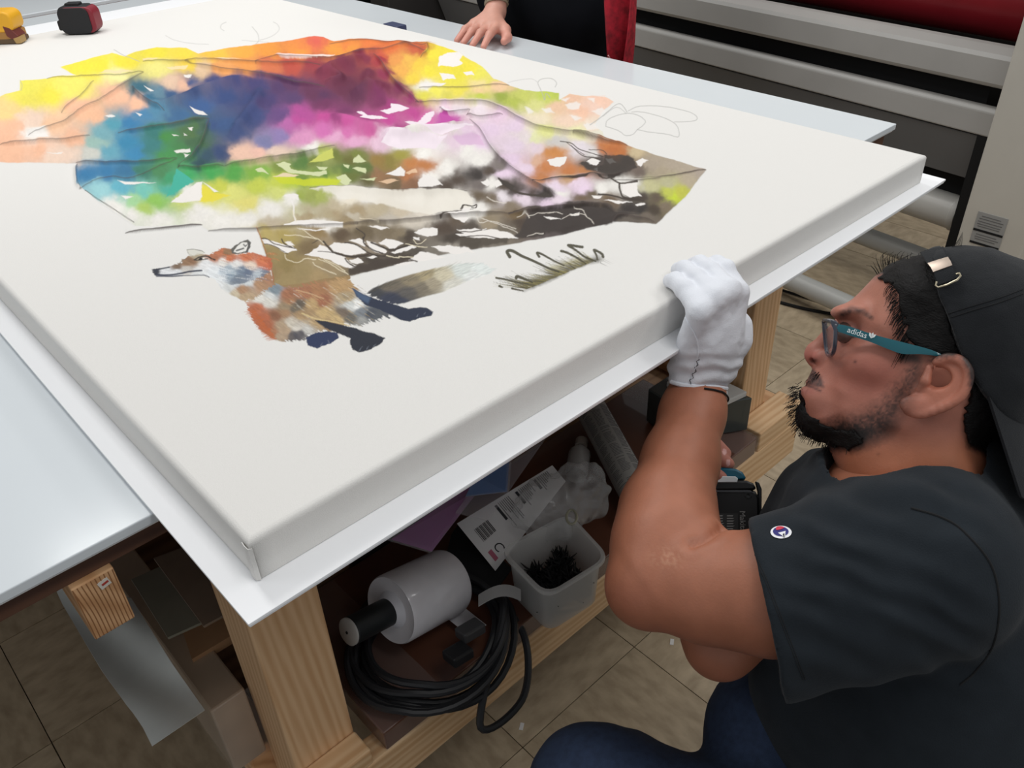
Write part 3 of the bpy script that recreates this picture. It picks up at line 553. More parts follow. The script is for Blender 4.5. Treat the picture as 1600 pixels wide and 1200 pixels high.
# body
fur(CF([(1090, 710), (1130, 690), (1050, 640), (1200, 560), (1330, 560), (1480, 585), (1600, 560)]) + CH([(250, 270), (360, 250), (470, 250), (510, 300), (560, 360), (640, 400), (760, 505), (640, 540), (530, 575), (450, 560), (380, 620), (300, 600), (200, 640), (160, 670), (60, 680), (0, 680)]) + CF([(1390, 1035), (1290, 1000), (1215, 945), (1160, 870), (1120, 800)]),
    notes(CF, '1180,760 188,98,52;1240,840 178,92,48;1260,920 176,92,48;1310,960 170,110,70;1330,820 140,90,58;1400,900 176,150,118;1380,990 176,150,120;1470,880 200,190,172;1500,980 78,76,84;1560,960 90,86,90;1200,670 218,214,204;1300,650 204,206,204;1330,610 120,136,146;1280,700 210,206,196;1420,740 150,128,96;1500,750 116,104,86;1450,640 164,104,66;1560,640 168,108,70;1560,800 168,136,92;1400,800 160,122,84;1150,640 176,140,104')
    + notes(CH, '120,420 100,88,74;60,400 168,116,74;170,330 166,108,68;280,400 160,98,62;200,420 184,150,96;300,480 196,164,104;380,530 198,168,110;250,320 168,116,70;400,300 182,144,90;460,290 184,146,92;450,380 172,150,112;520,430 226,226,222;480,430 200,202,198;560,480 120,126,132;430,480 116,100,84;480,520 104,100,92;620,490 70,76,86;680,500 84,88,94;560,540 150,150,146;110,590 206,198,184;180,600 196,192,184;80,640 96,88,86;240,560 176,146,100;350,560 150,118,80;20,600 178,150,118'), 1.6, 5., (.85, .5))
# neck and chest under the jaw
fur(CF([(830, 500), (880, 590), (960, 640), (1040, 680), (1100, 705), (1200, 640), (1320, 560), (1290, 420), (1150, 470), (1000, 500)]), notes(CF, '860,540 216,218,218;940,590 204,206,204;1000,640 196,180,150;1080,660 184,156,118;1060,600 170,128,90;1200,560 172,130,92;1280,500 170,120,84;1100,540 200,206,208;1000,540 196,204,210'), 1.4, 4., (.7, .6))
# head
fur(CF([(310, 435), (345, 425), (460, 408), (540, 380), (560, 350), (610, 320), (700, 300), (790, 310), (830, 280), (900, 250), (970, 262), (1000, 310), (1150, 290), (1250, 325), (1300, 350), (1310, 430), (1250, 480), (1150, 520), (1060, 550), (960, 560), (860, 520), (780, 495), (720, 480), (600, 485), (450, 490), (345, 488)]),
    notes(CF, '330,445 46,50,62;420,450 222,224,226;520,450 214,216,218;600,430 196,190,182;520,410 120,96,74;600,380 150,112,76;680,330 176,160,130;640,360 140,100,66;760,390 226,226,226;820,330 176,104,64;880,280 196,108,58;930,290 150,110,70;960,340 200,110,62;1100,330 196,104,56;1220,370 204,104,56;1280,400 200,98,52;900,370 222,216,208;1000,390 226,224,220;1120,400 222,200,180;820,440 222,226,228;960,420 176,188,196;1060,440 116,132,150;1100,450 96,110,132;900,460 190,200,208;1020,500 112,124,138;980,470 150,166,178;1200,470 180,190,198;1240,470 110,116,130;700,460 220,222,222;860,500 214,218,220'), 1.2, 2.6, (.9, .3), warp=1.5)
for p_, w_, c_ in (([(330, 470), (400, 478), (520, 470), (620, 450), (720, 440)], 2.6, (44, 50, 68)), ([(345, 488), (480, 488), (560, 484)], 2., (50, 56, 74)), ([(560, 484), (700, 480), (745, 480), (785, 496)], 1.3, (60, 66, 80)), ([(315, 440), (360, 428), (450, 412)], 2.2, (48, 52, 62)), ([(315, 455), (345, 470)], 2.4, (40, 44, 56)), ([(660, 352), (700, 330), (760, 322), (800, 340), (830, 352)], 2.2, (46, 36, 32)), ([(672, 355), (720, 352), (770, 345)], 1.6, (40, 30, 28)),
                   ([(600, 270), (650, 265), (720, 278), (740, 292)], 1.2, (110, 108, 100)), ([(600, 270), (612, 300), (640, 318)], 1., (130, 124, 112)), ([(540, 378), (570, 352), (590, 345)], .9, (110, 104, 90))): stroke(CF(p_), c_, w_, .95, rough=.3, n=16)
poly(CF([(690, 350), (705, 335), (725, 332), (735, 345), (715, 358)]), (34, 26, 26), .8, .2); poly(CF([(722, 336), (740, 334), (742, 346), (728, 347)]), (230, 226, 220), .6, .2)
poly(CF([(600, 272), (660, 268), (735, 285), (740, 300), (690, 312), (630, 325)]), (206, 204, 190), 1, 1, .7)
poly(CF([(960, 262), (1000, 232), (1060, 195), (1105, 183), (1130, 205), (1125, 250), (1100, 290), (1020, 305), (975, 300)]), (92, 90, 84), .9, .5)
poly(CF([(985, 285), (1010, 245), (1060, 205), (1095, 205), (1108, 235), (1085, 280), (1020, 295)]), (224, 222, 216), .9, .5)
for p_, w_ in (([(1010, 275), (1050, 262), (1070, 255)], 2.4), ([(1070, 225), (1085, 240), (1095, 230)], 2.), ([(1110, 200), (1118, 240), (1095, 285)], 2.2)): stroke(CF(p_), (80, 80, 80), w_, .9)
for k in range(60):
    x_, y_ = 850 + 380 * RNG.random(), 400 + 130 * RNG.random(); stroke(CF([(x_, y_), (x_ + 40, y_ + 6), (x_ + 70, y_ + 16)]), ((96, 112, 136) if k % 3 else (232, 232, 232)), .9, .55, (1, .3))
for k in range(70):
    x_, y_ = 840 + 480 * RNG.random(), 300 + 60 * RNG.random(); stroke(CF([(x_, y_), (x_ + 30, y_ + 8), (x_ + 55, y_ + 20)]), ((176, 84, 42) if k % 3 else (222, 140, 90)), .9, .5, (1, .3))
for k in range(40):   # ragged rust fur on the chest
    t = k / 39.; x_, y_ = 1110 + 180 * t + RNG.normal(0, 8), 760 + 240 * t; stroke(CF([(x_ + 50, y_ + 10), (x_ + 10, y_ + 20), (x_ - 22, y_ + 22 + 10 * RNG.random())]), (184, 96, 50), 1.3, .8, (1.2, .3))
for k in range(110):
    x_, y_ = 40 + 560 * RNG.random(), 290 + 280 * RNG.random(); c_ = [(120, 90, 60), (206, 176, 120), (230, 224, 210), (90, 82, 76)][k % 4]
    stroke(CH([(x_, y_), (x_ + 34, y_ + 22), (x_ + 60, y_ + 45)]), c_, 1., .45, (1, .2))
# legs and paws
poly(CH([(490, 310), (560, 350), (660, 390), (800, 430), (880, 455), (960, 445), (1010, 450), (1052, 475), (1040, 500), (960, 520), (890, 545), (830, 535), (770, 505), (680, 460), (580, 430), (520, 370)]), (38, 46, 66), 1, .8)
poly(CH([(490, 310), (560, 350), (620, 380), (600, 420), (530, 380)]), (78, 100, 130), 4, 1, .7)
poly(CH([(230, 535), (300, 540), (420, 570), (520, 590), (560, 610), (640, 625), (725, 662), (690, 700), (620, 735), (540, 758), (495, 740), (475, 700), (480, 660), (400, 630), (300, 590)]), (36, 40, 52), 1, .8)
poly(CH([(172, 655), (230, 625), (320, 612), (390, 625), (398, 655), (350, 690), (250, 730), (185, 710)]), (38, 50, 84), 1, .8)
for p_ in ([(540, 745), (560, 715)], [(590, 735), (605, 712)], [(640, 715), (655, 700)], [(270, 715), (285, 690)], [(330, 690), (320, 670)], [(940, 510), (950, 490)], [(990, 490), (1000, 478)]): stroke(CH(p_), (120, 126, 138), 1.4, .7, (1, .3))
stroke(CH([(140, 485), (240, 525), (350, 545), (470, 572)]), (214, 192, 140), 2, .8, n=12); stroke(CH([(100, 325), (200, 350), (290, 385)]), (206, 170, 130), 1.8, .7, n=12)

# ---- grass tuft, signature and pencil drawing ------------------------------------------------------
gd = (72, 68, 50)
I = sel(CG([(430, 690), (1280, 340)]), 30); d, t, s_ = linesd(QX[I] + 2.5 * W1[I], QY[I] + 2.5 * W2[I], CG([(430, 680), (560, 610), (760, 530), (950, 440), (1120, 370), (1260, 345)]))
blend(I, np.clip(1.15 - d / np.where(s_ > 0, 11., 5.), 0, 1) * np.clip(t * 6 + .3, 0, 1) * (.7 + .3 * (1 - t)) * (.95 + .5 * FIBRE[I]), lin((70, 66, 50)))
d, t, s_ = linesd(QX[I], QY[I] , CG([(700, 440), (900, 380), (1050, 340)])); blend(I, np.clip(.8 - d / 8., 0, 1) * .55, lin((176, 164, 70)))
for k in range(230):
    t = RNG.random(); bx = 450 + 780 * t; by = 665 - 320 * t ** 1.0; ln = (150 + 190 * RNG.random()) * (1.25 - .65 * t); an = math.radians(165 + 8 * RNG.normal() + 45 * t)
    ex, ey = bx + ln * math.cos(an), by - ln * abs(math.sin(an)) - 20 * t
    stroke(CG([(bx, by), ((bx + ex) / 2 + 10, (by + ey) / 2 + 8), (ex, ey)]), [(92, 86, 62), (70, 66, 50), (150, 140, 84)][k % 3], 1.2, .7 * (.5 + .5 * RNG.random()), (1.2, .2))
for p_, w_ in (([(265, 300), (235, 240), (290, 230), (400, 290), (560, 360), (700, 425), (820, 470)], 2.6), ([(600, 300), (575, 255), (640, 275), (760, 340), (880, 400)], 1.9), ([(850, 235), (930, 260), (1060, 330), (1130, 380)], 2.), ([(1090, 190), (930, 168), (1000, 215), (1120, 300), (1240, 350)], 2.2), ([(1325, 300), (1310, 265), (1225, 220), (1250, 280), (1260, 330)], 2.2), ([(110, 540), (200, 552), (330, 585), (470, 605)], 1.6), ([(340, 540), (350, 520), (420, 545), (520, 590)], 2.2), ([(150, 632), (180, 645)], 2.), ([(290, 660), (420, 688)], 1.6)):
    stroke(CG(p_), gd, w_ * 1.55, .97, (1.3, .8), rough=.2, n=24)
for l_ in ([(1335, 345), (1300, 350), (1295, 372), (1330, 375)], [(1340, 362), (1355, 340), (1372, 352)], [(1380, 352), (1378, 330), (1398, 328), (1386, 338), (1408, 345)], [(1405, 318), (1440, 308)], [(1422, 313), (1430, 335)], [(1445, 300), (1458, 315), (1478, 292)], [(1458, 315), (1462, 328)]): stroke(CG(l_), (140, 138, 132), .9, .8)
pc = (172, 170, 166)
for tr, p_, o_ in ((C3, [(805, 495), (850, 475), (930, 472), (1020, 485), (1090, 505), (1112, 525), (1095, 540), (1010, 545)], .75), (C3, [(820, 500), (870, 500), (960, 525), (1010, 550), (1030, 580), (1028, 612), (980, 600), (900, 590), (845, 578)], .75), (C3, [(705, 565), (710, 540), (740, 520), (800, 505), (850, 515), (880, 540), (870, 560), (845, 578), (825, 600), (790, 605), (765, 585), (705, 565)], .75),
                   (C3, [(635, 560), (700, 510), (762, 462), (800, 500)], .8), (C3, [(690, 520), (752, 478), (795, 505)], .6), (C3, [(430, 450), (415, 400), (402, 370), (420, 352), (460, 350), (485, 370), (478, 388)], .7), (C3, [(432, 450), (438, 420), (455, 440)], .8), (C3, [(400, 365), (370, 352), (300, 360), (270, 368)], .4),
                   (C1, [(740, 160), (780, 180), (840, 192), (930, 198)], .45), (C1, [(1000, 138), (985, 125), (990, 108), (1010, 98)], .55), (C1, [(1125, 120), (1150, 150), (1155, 180), (1140, 200)], .6), (C1, [(1160, 180), (1210, 165), (1245, 135), (1240, 110), (1220, 98)], .5), (C1, [(1080, 180), (1150, 185), (1200, 190)], .4),
                   (C1, [(90, 360), (100, 385), (95, 405)], .6), (C1, [(510, 222), (560, 250), (620, 275)], .7), (C1, [(380, 850), (460, 905), (600, 995)], .9), (C1, [(560, 1040), (650, 1032), (760, 1022), (900, 1006)], .95), (C1, [(930, 1032), (1145, 1028)], .8)):
    stroke(tr(p_), pc if o_ < .85 else (96, 92, 86), 1.2, o_, rough=.4, n=26)
stroke(C3([(830, 800), (960, 795), (1060, 780), (1150, 760)]), (96, 86, 72), 1.1, .8)

# ---- cloth relief: lapped folds, each raised on its far side and dropping sharply on the near side ------
INK_SHADE = []     # path, height (m), width in px, sharpness of the near side
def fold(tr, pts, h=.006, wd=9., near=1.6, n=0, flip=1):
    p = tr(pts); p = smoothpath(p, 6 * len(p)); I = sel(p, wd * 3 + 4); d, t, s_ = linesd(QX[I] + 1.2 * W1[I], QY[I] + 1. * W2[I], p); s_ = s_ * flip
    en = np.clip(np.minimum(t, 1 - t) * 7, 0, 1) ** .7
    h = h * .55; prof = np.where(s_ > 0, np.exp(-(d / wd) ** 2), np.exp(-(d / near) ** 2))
    HGT[I] += h * en * prof; INK_SHADE.append((p, h))
def ridge(tr, pts, h=.006, wd=7.):
    p = tr(pts); p = smoothpath(p, 6 * len(p)); I = sel(p, wd * 3); d, t, s_ = linesd(QX[I], QY[I], p)
    HGT[I] += h * np.clip(np.minimum(t, 1 - t) * 5, 0, 1) * np.exp(-(d / wd) ** 2)
fold(C1, [(210, 352), (300, 350), (420, 348), (560, 340), (640, 322)], .007, 5, 1.2)
fold(C1, [(130, 610), (290, 560), (380, 495), (450, 460), (560, 390), (640, 325)], .014, 7, 2.)
fold(C1, [(275, 510), (320, 470), (380, 420), (420, 365)], .008, 5, 1.3)
fold(C1, [(0, 655), (80, 650), (200, 640), (320, 632), (400, 608)], .012, 7, 1.6)
fold(C1, [(640, 275), (740, 282), (830, 285), (940, 278), (1060, 285), (1200, 292), (1330, 290), (1430, 295)], .013, 6, 1.4)
fold(C1, [(830, 285), (920, 305), (1040, 325), (1150, 340), (1230, 355), (1330, 385), (1450, 392)], .014, 7, 1.8)
fold(C1, [(590, 388), (610, 420), (660, 460), (735, 500)], .014, 8, 2.2)
ridge(C1, [(690, 470), (800, 462), (900, 420), (1000, 385), (1130, 355)], .014, 8)
ridge(C1, [(1180, 380), (1150, 450), (1090, 540), (1020, 620)], .010, 9)
fold(C1, [(530, 600), (640, 590), (760, 570), (850, 550), (935, 535)], .012, 6, 1.4)
fold(C1, [(935, 540), (905, 640), (860, 710), (800, 755)], .010, 5, 1.8, flip=-1)
fold(C1, [(340, 728), (450, 737), (600, 735), (720, 728), (795, 714)], .009, 5, 1.3)
fold(C1, [(795, 755), (900, 760), (1000, 745)], .010, 6, 1.4)
fold(C1, [(1005, 744), (1100, 738), (1250, 715), (1400, 690), (1495, 658)], .012, 8, 1.8)
fold(C1, [(345, 735), (345, 800), (362, 845)], .007, 4, 1.2, flip=-1)
fold(C1, [(355, 845), (480, 800), (600, 800), (790, 720)], .005, 5, 1.6)
fold(C1, [(560, 1040), (700, 1028), (905, 1006)], .006, 6, 1.1)
fold(C1, [(930, 1033), (1145, 1029), (1350, 1020), (1600, 1008)], .006, 7, 1.1)
fold(CE, [(560, 608), (700, 605), (900, 598), (1100, 582), (1180, 570), (1400, 552), (1600, 545)], .009, 7, 1.2)
fold(CE, [(340, 384), (600, 388), (900, 402), (1320, 404)], .008, 6, 2., flip=-1)
fold(C2, [(0, 292), (90, 258), (150, 264), (300, 272), (400, 266), (480, 236), (560, 232), (640, 212), (760, 206)], .012, 6, 1.5)
fold(C2, [(330, 200), (480, 185), (600, 200), (700, 215), (760, 240)], .010, 5, 1.4)
fold(C2, [(525, 245), (560, 290), (600, 350), (650, 405), (725, 462)], .013, 8, 2., flip=1)
fold(C2, [(762, 190), (768, 236), (735, 262)], .010, 5, 1.5, flip=-1)
fold(C2, [(730, 395), (900, 400), (1050, 388), (1130, 380)], .006, 5, 1.1)
fold(C2, [(715, 460), (850, 468), (1000, 470), (1080, 490), (1200, 555), (1280, 585), (1430, 610), (1600, 640)], .013, 7, 1.4)
fold(C3, [(560, 610), (650, 628), (720, 641), (800, 652)], .009, 5, 1.2)
fold(C2, [(820, 482), (850, 512), (950, 506), (945, 520)], .010, 5, 1.4)
fold(C2, [(940, 520), (1000, 535), (1100, 515)], .010, 5, 1.6)
fold(C2, [(955, 540), (1000, 590), (1040, 660), (1080, 712), (1160, 780), (1250, 832), (1330, 885)], .011, 6, 1.2)
ridge(C2, [(560, 660), (600, 605), (700, 605), (860, 582), (970, 555)], .012, 6)
ridge(C2, [(820, 640), (900, 610), (1000, 615)], .008, 6); ridge(C2, [(260, 330), (340, 335), (380, 360), (300, 385)], .012, 6)
ridge(C2, [(420, 430), (520, 400), (600, 420)], .010, 10); ridge(C2, [(250, 560), (350, 540), (450, 560), (620, 600)], .010, 9)
ridge(C2, [(300, 320), (400, 285), (480, 260)], .012, 7); ridge(C2, [(520, 300), (500, 380), (560, 430)], .008, 9)
fold(CD, [(460, 352), (640, 330), (800, 308), (960, 300), (1080, 258)], .006, 5, 1.1)
fold(CD, [(960, 330), (1100, 335), (1300, 310), (1530, 264)], .004, 5, 1.1)
fold(CD, [(300, 548), (440, 530), (600, 512), (860, 492), (960, 528)], .009, 7, 1.4)
fold(CD, [(940, 590), (1000, 552), (1100, 566), (1210, 590)], .005, 5, 1.2)
ridge(CE, [(900, 90), (1000, 60), (1100, 70), (1180, 110)], .007, 7)
for p_, h_ in INK_SHADE:      # drawn contour and painted crease shade along each lapped edge
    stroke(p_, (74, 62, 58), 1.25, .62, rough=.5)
cl = np.clip((SDP + 2) / 10., 0, 1)
HGT += cl * (.0022 + .0022 * W4 + .0008 * W1)
PV[:, 2] = ZC + np.maximum(HGT, 0)
na, nb = GXs.shape; ii = np.arange(na * nb).reshape(na, nb)
FQ = np.stack([ii[:-1, :-1].ravel(), ii[1:, :-1].ravel(), ii[1:, 1:].ravel(), ii[:-1, 1:].ravel()], 1)
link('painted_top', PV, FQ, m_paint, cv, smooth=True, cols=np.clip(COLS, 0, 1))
# ================================================================== implicit modelling for figures
from mathutils.bvhtree import BVHTree
class Frame:
    """local axes: a to the right, b up, c towards the viewer of the photograph, about the point P0"""
    def __init__(s, P0):
        s.o = np.asarray(P0, float); s.c = CAM_C - s.o; s.c = s.c / np.linalg.norm(s.c)
        a = CAM_R[0] - s.c * (CAM_R[0] @ s.c); s.a = a / np.linalg.norm(a); s.b = np.cross(s.c, s.a); s.R = np.stack([s.a, s.b, s.c])
    def w(s, L): return s.o + np.atleast_2d(L) @ s.R
    def l(s, Wd): return (np.atleast_2d(Wd) - s.o) @ s.R.T
    def px(s, x, y, c0=0.):
        d = ray(x, y); q = s.o + s.c * c0; t = ((q - CAM_C) @ s.c) / (d @ s.c); return s.l(CAM_C + t * d)[0]
    def poly(s, pts, c0=0.): return np.array([s.px(x, y, c0)[:2] for x, y in pts])
class WorldFrame:
    o = np.zeros(3); R = np.eye(3)
    def w(s, L): return np.atleast_2d(L)
    def l(s, Wd): return np.atleast_2d(Wd)
class Field:
    def __init__(s, lo, hi, h, fr=None):
        s.lo = np.array(lo, float); s.h = h; s.n = np.ceil((np.array(hi) - s.lo) / h).astype(int) + 1; s.fr = fr or WorldFrame()
        s.ax = [s.lo[i] + h * np.arange(s.n[i]) for i in range(3)]; s.F = np.full(s.n, .05, np.float32)
    def sl(s, lo, hi):
        a = [int(max(0, math.floor((lo[i] - s.lo[i]) / s.h))) for i in range(3)]; b = [int(min(s.n[i], math.ceil((hi[i] - s.lo[i]) / s.h) + 1)) for i in range(3)]
        S = tuple(slice(a[i], max(b[i], a[i])) for i in range(3)); return S, s.ax[0][S[0]][:, None, None], s.ax[1][S[1]][None, :, None], s.ax[2][S[2]][None, None, :]
    def put(s, S, d, k, op):
        F = s.F[S]
        if op == 'u':
            if k: hh = np.maximum(k - np.abs(F - d), 0) / k; s.F[S] = np.minimum(F, d) - hh * hh * k * .25
            else: s.F[S] = np.minimum(F, d)
        elif op == 's':
            d = -d
            if k: hh = np.maximum(k - np.abs(F - d), 0) / k; s.F[S] = np.maximum(F, d) + hh * hh * k * .25
            else: s.F[S] = np.maximum(F, d)
        elif op == 'i': s.F[S] = np.maximum(F, d)
    def cone(s, p, q, r1, r2, k=.012, op='u', flat=None):
        """round cone; flat=(axis vector, factor) squashes it along an axis"""
        p = np.asarray(p, float); q = np.asarray(q, float); m_ = max(r1, r2) + k + s.h * 2 + .004
        S, X, Y, Z = s.sl(np.minimum(p, q) - m_, np.maximum(p, q) + m_); e = q - p; L2 = e @ e + 1e-12
        dx, dy, dz = X - p[0], Y - p[1], Z - p[2]
        t = np.clip((dx * e[0] + dy * e[1] + dz * e[2]) / L2, 0, 1); vx, vy, vz = dx - t * e[0], dy - t * e[1], dz - t * e[2]
        if flat is not None:
            u = np.asarray(flat[0], float); u = u / np.linalg.norm(u); g = (vx * u[0] + vy * u[1] + vz * u[2]) * (1 / flat[1] - 1); vx = vx + g * u[0]; vy = vy + g * u[1]; vz = vz + g * u[2]
        s.put(S, np.sqrt(vx * vx + vy * vy + vz * vz) - (r1 + (r2 - r1) * t), k, op); return s
    def chain(s, pts, rad, k=.012, op='u', flat=None):
        for i in range(len(pts) - 1): s.cone(pts[i], pts[i + 1], rad[i], rad[i + 1], k, op, flat)
        return s
    def ell(s, c, r, k=.012, op='u', R=None):
        c = np.asarray(c, float); r = np.asarray(r, float) * np.ones(3); m_ = r.max() + k + s.h * 2 + .004
        S, X, Y, Z = s.sl(c - m_, c + m_); dx, dy, dz = X - c[0], Y - c[1], Z - c[2]
        if R is not None: R = np.asarray(R); dx, dy, dz = (R[i][0] * dx + R[i][1] * dy + R[i][2] * dz for i in range(3))
        q = np.sqrt((dx / r[0]) ** 2 + (dy / r[1]) ** 2 + (dz / r[2]) ** 2); q2 = np.sqrt((dx / r[0] ** 2) ** 2 + (dy / r[1] ** 2) ** 2 + (dz / r[2] ** 2) ** 2) + 1e-9
        s.put(S, q * (q - 1) / q2, k, op); return s
    def plane(s, p, n_, op='i'):
        n_ = np.asarray(n_, float); n_ = n_ / np.linalg.norm(n_); p = np.asarray(p, float)
        s.F = np.maximum(s.F, ((s.ax[0][:, None, None] - p[0]) * n_[0] + (s.ax[1][None, :, None] - p[1]) * n_[1] + (s.ax[2][None, None, :] - p[2]) * n_[2]).astype(np.float32)); return s
    def mesh(s):
        F = s.F; S = F < 0; c = np.zeros(np.array(F.shape) - 1, np.int8)
        sh = [(i, j, k) for i in (0, 1) for j in (0, 1) for k in (0, 1)]; n = F.shape
        def cut(A, o): return A[o[0]:n[0] - 1 + o[0], o[1]:n[1] - 1 + o[1], o[2]:n[2] - 1 + o[2]]
        for o in sh: c += cut(S, o)
        act = (c > 0) & (c < 8); I, J, K = np.nonzero(act); idx = np.full(act.shape, -1, np.int64); idx[act] = np.arange(len(I))
        acc = np.zeros((len(I), 3)); cnt = np.zeros(len(I)); vals = {o: F[I + o[0], J + o[1], K + o[2]].astype(float) for o in sh}
        for o in sh:
            for ax in range(3):
                if o[ax]: continue
                o2 = list(o); o2[ax] = 1; o2 = tuple(o2); va, vb = vals[o], vals[o2]; m_ = (va < 0) != (vb < 0)
                t = np.where(m_, va / np.where(m_, va - vb, 1), 0); p = np.array(o, float)[None] + 0 * acc; p[:, ax] += t; acc[m_] += p[m_]; cnt += m_
        P = s.lo + s.h * (np.stack([I, J, K], 1) + acc / cnt[:, None]); fs = []
        for ax in range(3):
            b, d = [(1, 2), (2, 0), (0, 1)][ax]; s0 = [slice(None)] * 3; s1 = [slice(None)] * 3; s0[ax] = slice(0, n[ax] - 1); s1[ax] = slice(1, n[ax])
            for q in (b, d): s0[q] = slice(1, n[q] - 1); s1[q] = slice(1, n[q] - 1)
            A, B = S[tuple(s0)], S[tuple(s1)]
            for flag, (U, V_) in ((0, (A, ~B)), (1, (~A, B))):
                e = np.stack(np.nonzero(U & V_), 1)
                if not len(e): continue
                for q in (b, d): e[:, q] += 1
                def cell(db, dd): f_ = e.copy(); f_[:, b] += db; f_[:, d] += dd; return idx[f_[:, 0], f_[:, 1], f_[:, 2]]
                qd = np.stack([cell(-1, -1), cell(0, -1), cell(0, 0), cell(-1, 0)], 1); fs.append(qd if flag == 0 else qd[:, ::-1])
        Q_ = np.concatenate(fs); Q_ = Q_[(Q_ >= 0).all(1)]
        return s.fr.w(P), Q_
def relax(V_, Q_, it=2, lam=.5):
    e = np.concatenate([Q_[:, [0, 1]], Q_[:, [1, 2]], Q_[:, [2, 3]], Q_[:, [3, 0]]]); 
    for _ in range(it):
        a = np.zeros_like(V_); n_ = np.zeros(len(V_))
        for k in range(3): a[:, k] = np.bincount(e[:, 0], V_[e[:, 1], k], len(V_)) + np.bincount(e[:, 1], V_[e[:, 0], k], len(V_))
        n_ = np.bincount(e[:, 0], minlength=len(V_)) + np.bincount(e[:, 1], minlength=len(V_)); V_ = V_ + lam * (a / np.maximum(n_, 1)[:, None] - V_)
    return V_
def vnormals(V_, Q_):
    n_ = np.cross(V_[Q_[:, 2]] - V_[Q_[:, 0]], V_[Q_[:, 3]] - V_[Q_[:, 1]]); out = np.zeros_like(V_)
    for k in range(3):
        for j in range(4): out[:, k] += np.bincount(Q_[:, j], n_[:, k], len(V_))
    return out / (np.linalg.norm(out, axis=1)[:, None] + 1e-12)
class Surf:
    """surface lookup along the photograph's sight lines"""
    def __init__(s, V_, Q_): s.t = BVHTree.FromPolygons([tuple(p) for p in V_], [tuple(map(int, q)) for q in Q_])
    def hit(s, x, y, off=0.):
        d = Vector(ray(x, y)).normalized(); p, n_, i, dist = s.t.ray_cast(Vector(CAM_C), d)
        if p is None: return None, None
        n_ = np.array(n_); n_ = n_ if n_ @ np.array(d) < 0 else -n_
        return np.array(p) + n_ * off, n_
    def path(s, pts, off=0., n=30):
        out = [s.hit(x, y, off)[0] for x, y in smoothpath(pts, n)]; return np.array([p for p in out if p is not None])
def inpoly2(X, Y, pts):
    sh = np.broadcast(X, Y).shape; return polysd(np.broadcast_to(X, sh).ravel(), np.broadcast_to(Y, sh).ravel(), pts).reshape(sh)
def idw2(X, Y, ctl, p=2.2):
    o = 0.; w_ = 0.
    for x, y, v in ctl: q = 1 / (((X - x) ** 2 + (Y - y) ** 2) + 2e-4) ** p; o = o + q * v; w_ = w_ + q
    return o / w_
def soft(x, a, b): t = np.clip((x - a) / (b - a), 0, 1); return t * t * (3 - 2 * t)
# ================================================================== the crouching man
man = thing('person', (.62, -.40, 0), 'person in dark t-shirt and backwards cap, gripping the canvas edge with a white glove', 'person')
m_skin = mat('skin', (170, 112, 90), .5, attr=True, var=.05, scale=60, bump=.12, bscale=420, sss=.12)
m_hair = mat('black_hair', (15, 13, 13), .6, spec=.25, var=.3, scale=200, bump=.6, bscale=300, stretch=(1, 1, 3))
m_shirt = mat('charcoal_jersey', (35, 40, 45), .95, var=.10, scale=30, bump=.25, bscale=700, sheen=.06, spec=.15)
m_cap = mat('black_twill', (29, 31, 34), .9, var=.08, scale=60, bump=.35, bscale=900, sheen=.1, spec=.25)
HF = Frame(atd(1430, 560, .87))
HEAD = [(1367, 432), (1347, 453), (1327, 473), (1318, 484), (1315, 495), (1311, 508), (1306, 525), (1298, 545), (1287, 562), (1277, 571), (1269, 578), (1264, 588), (1259, 597), (1262, 603), (1255, 608), (1252, 617), (1256, 628), (1248, 641), (1247, 658), (1258, 676), (1292, 693),
        (1303, 717), (1320, 757), (1345, 830), (1575, 830), (1552, 740), (1540, 690), (1575, 655), (1620, 610), (1642, 540), (1636, 480), (1608, 430), (1560, 402), (1500, 396), (1440, 402), (1400, 412)]
WCT = [(1520, 500, .078), (1450, 450, .074), (1400, 500, .069), (1370, 560, .067), (1340, 600, .058), (1400, 640, .064), (1265, 650, .040), (1300, 660, .048), (1275, 600, .044), (1340, 480, .060), (1400, 740, .060), (1480, 720, .062), (1600, 540, .070), (1330, 530, .058), (1450, 590, .071), (1450, 810, .064), (1340, 650, .058), (1390, 690, .058)]
def inflate(fld, fr, pts, wct, Rr, k=0., op='u', c0=0., grow=0.):
    lo, hi = fr.poly(pts).min(0), fr.poly(pts).max(0)
    A, B, Cc = fld.ax[0][:, None], fld.ax[1][None, :], fld.ax[2]
    s_ = inpoly2(A, B, fr.poly(pts)) + grow
    wc = [(*fr.px(x, y)[:2], v) for x, y, v in wct]; Wm = idw2(A, B, wc) + grow
    q = np.sqrt(np.maximum(1 - s_ / Rr, 0)[:, :, None] ** 2 + ((Cc - c0)[None, None, :] / Wm[:, :, None]) ** 2) - 1
    d = q * np.minimum(Rr, Wm)[:, :, None]
    fld.put((slice(None),) * 3, d.astype(np.float32), k, op); return d
a0, b0 = HF.px(1225, 820)[:2]; a1, b1 = HF.px(1690, 370)[:2]
hd = Field((a0, b0, -.098), (a1, b1, .098), .00165, HF)
HD = inflate(hd, HF, HEAD, WCT, .055)
hd.F = np.minimum(hd.F, .05)
def H3(x, y, c): q = HF.px(x, y, c); return np.array([q[0], q[1], c])
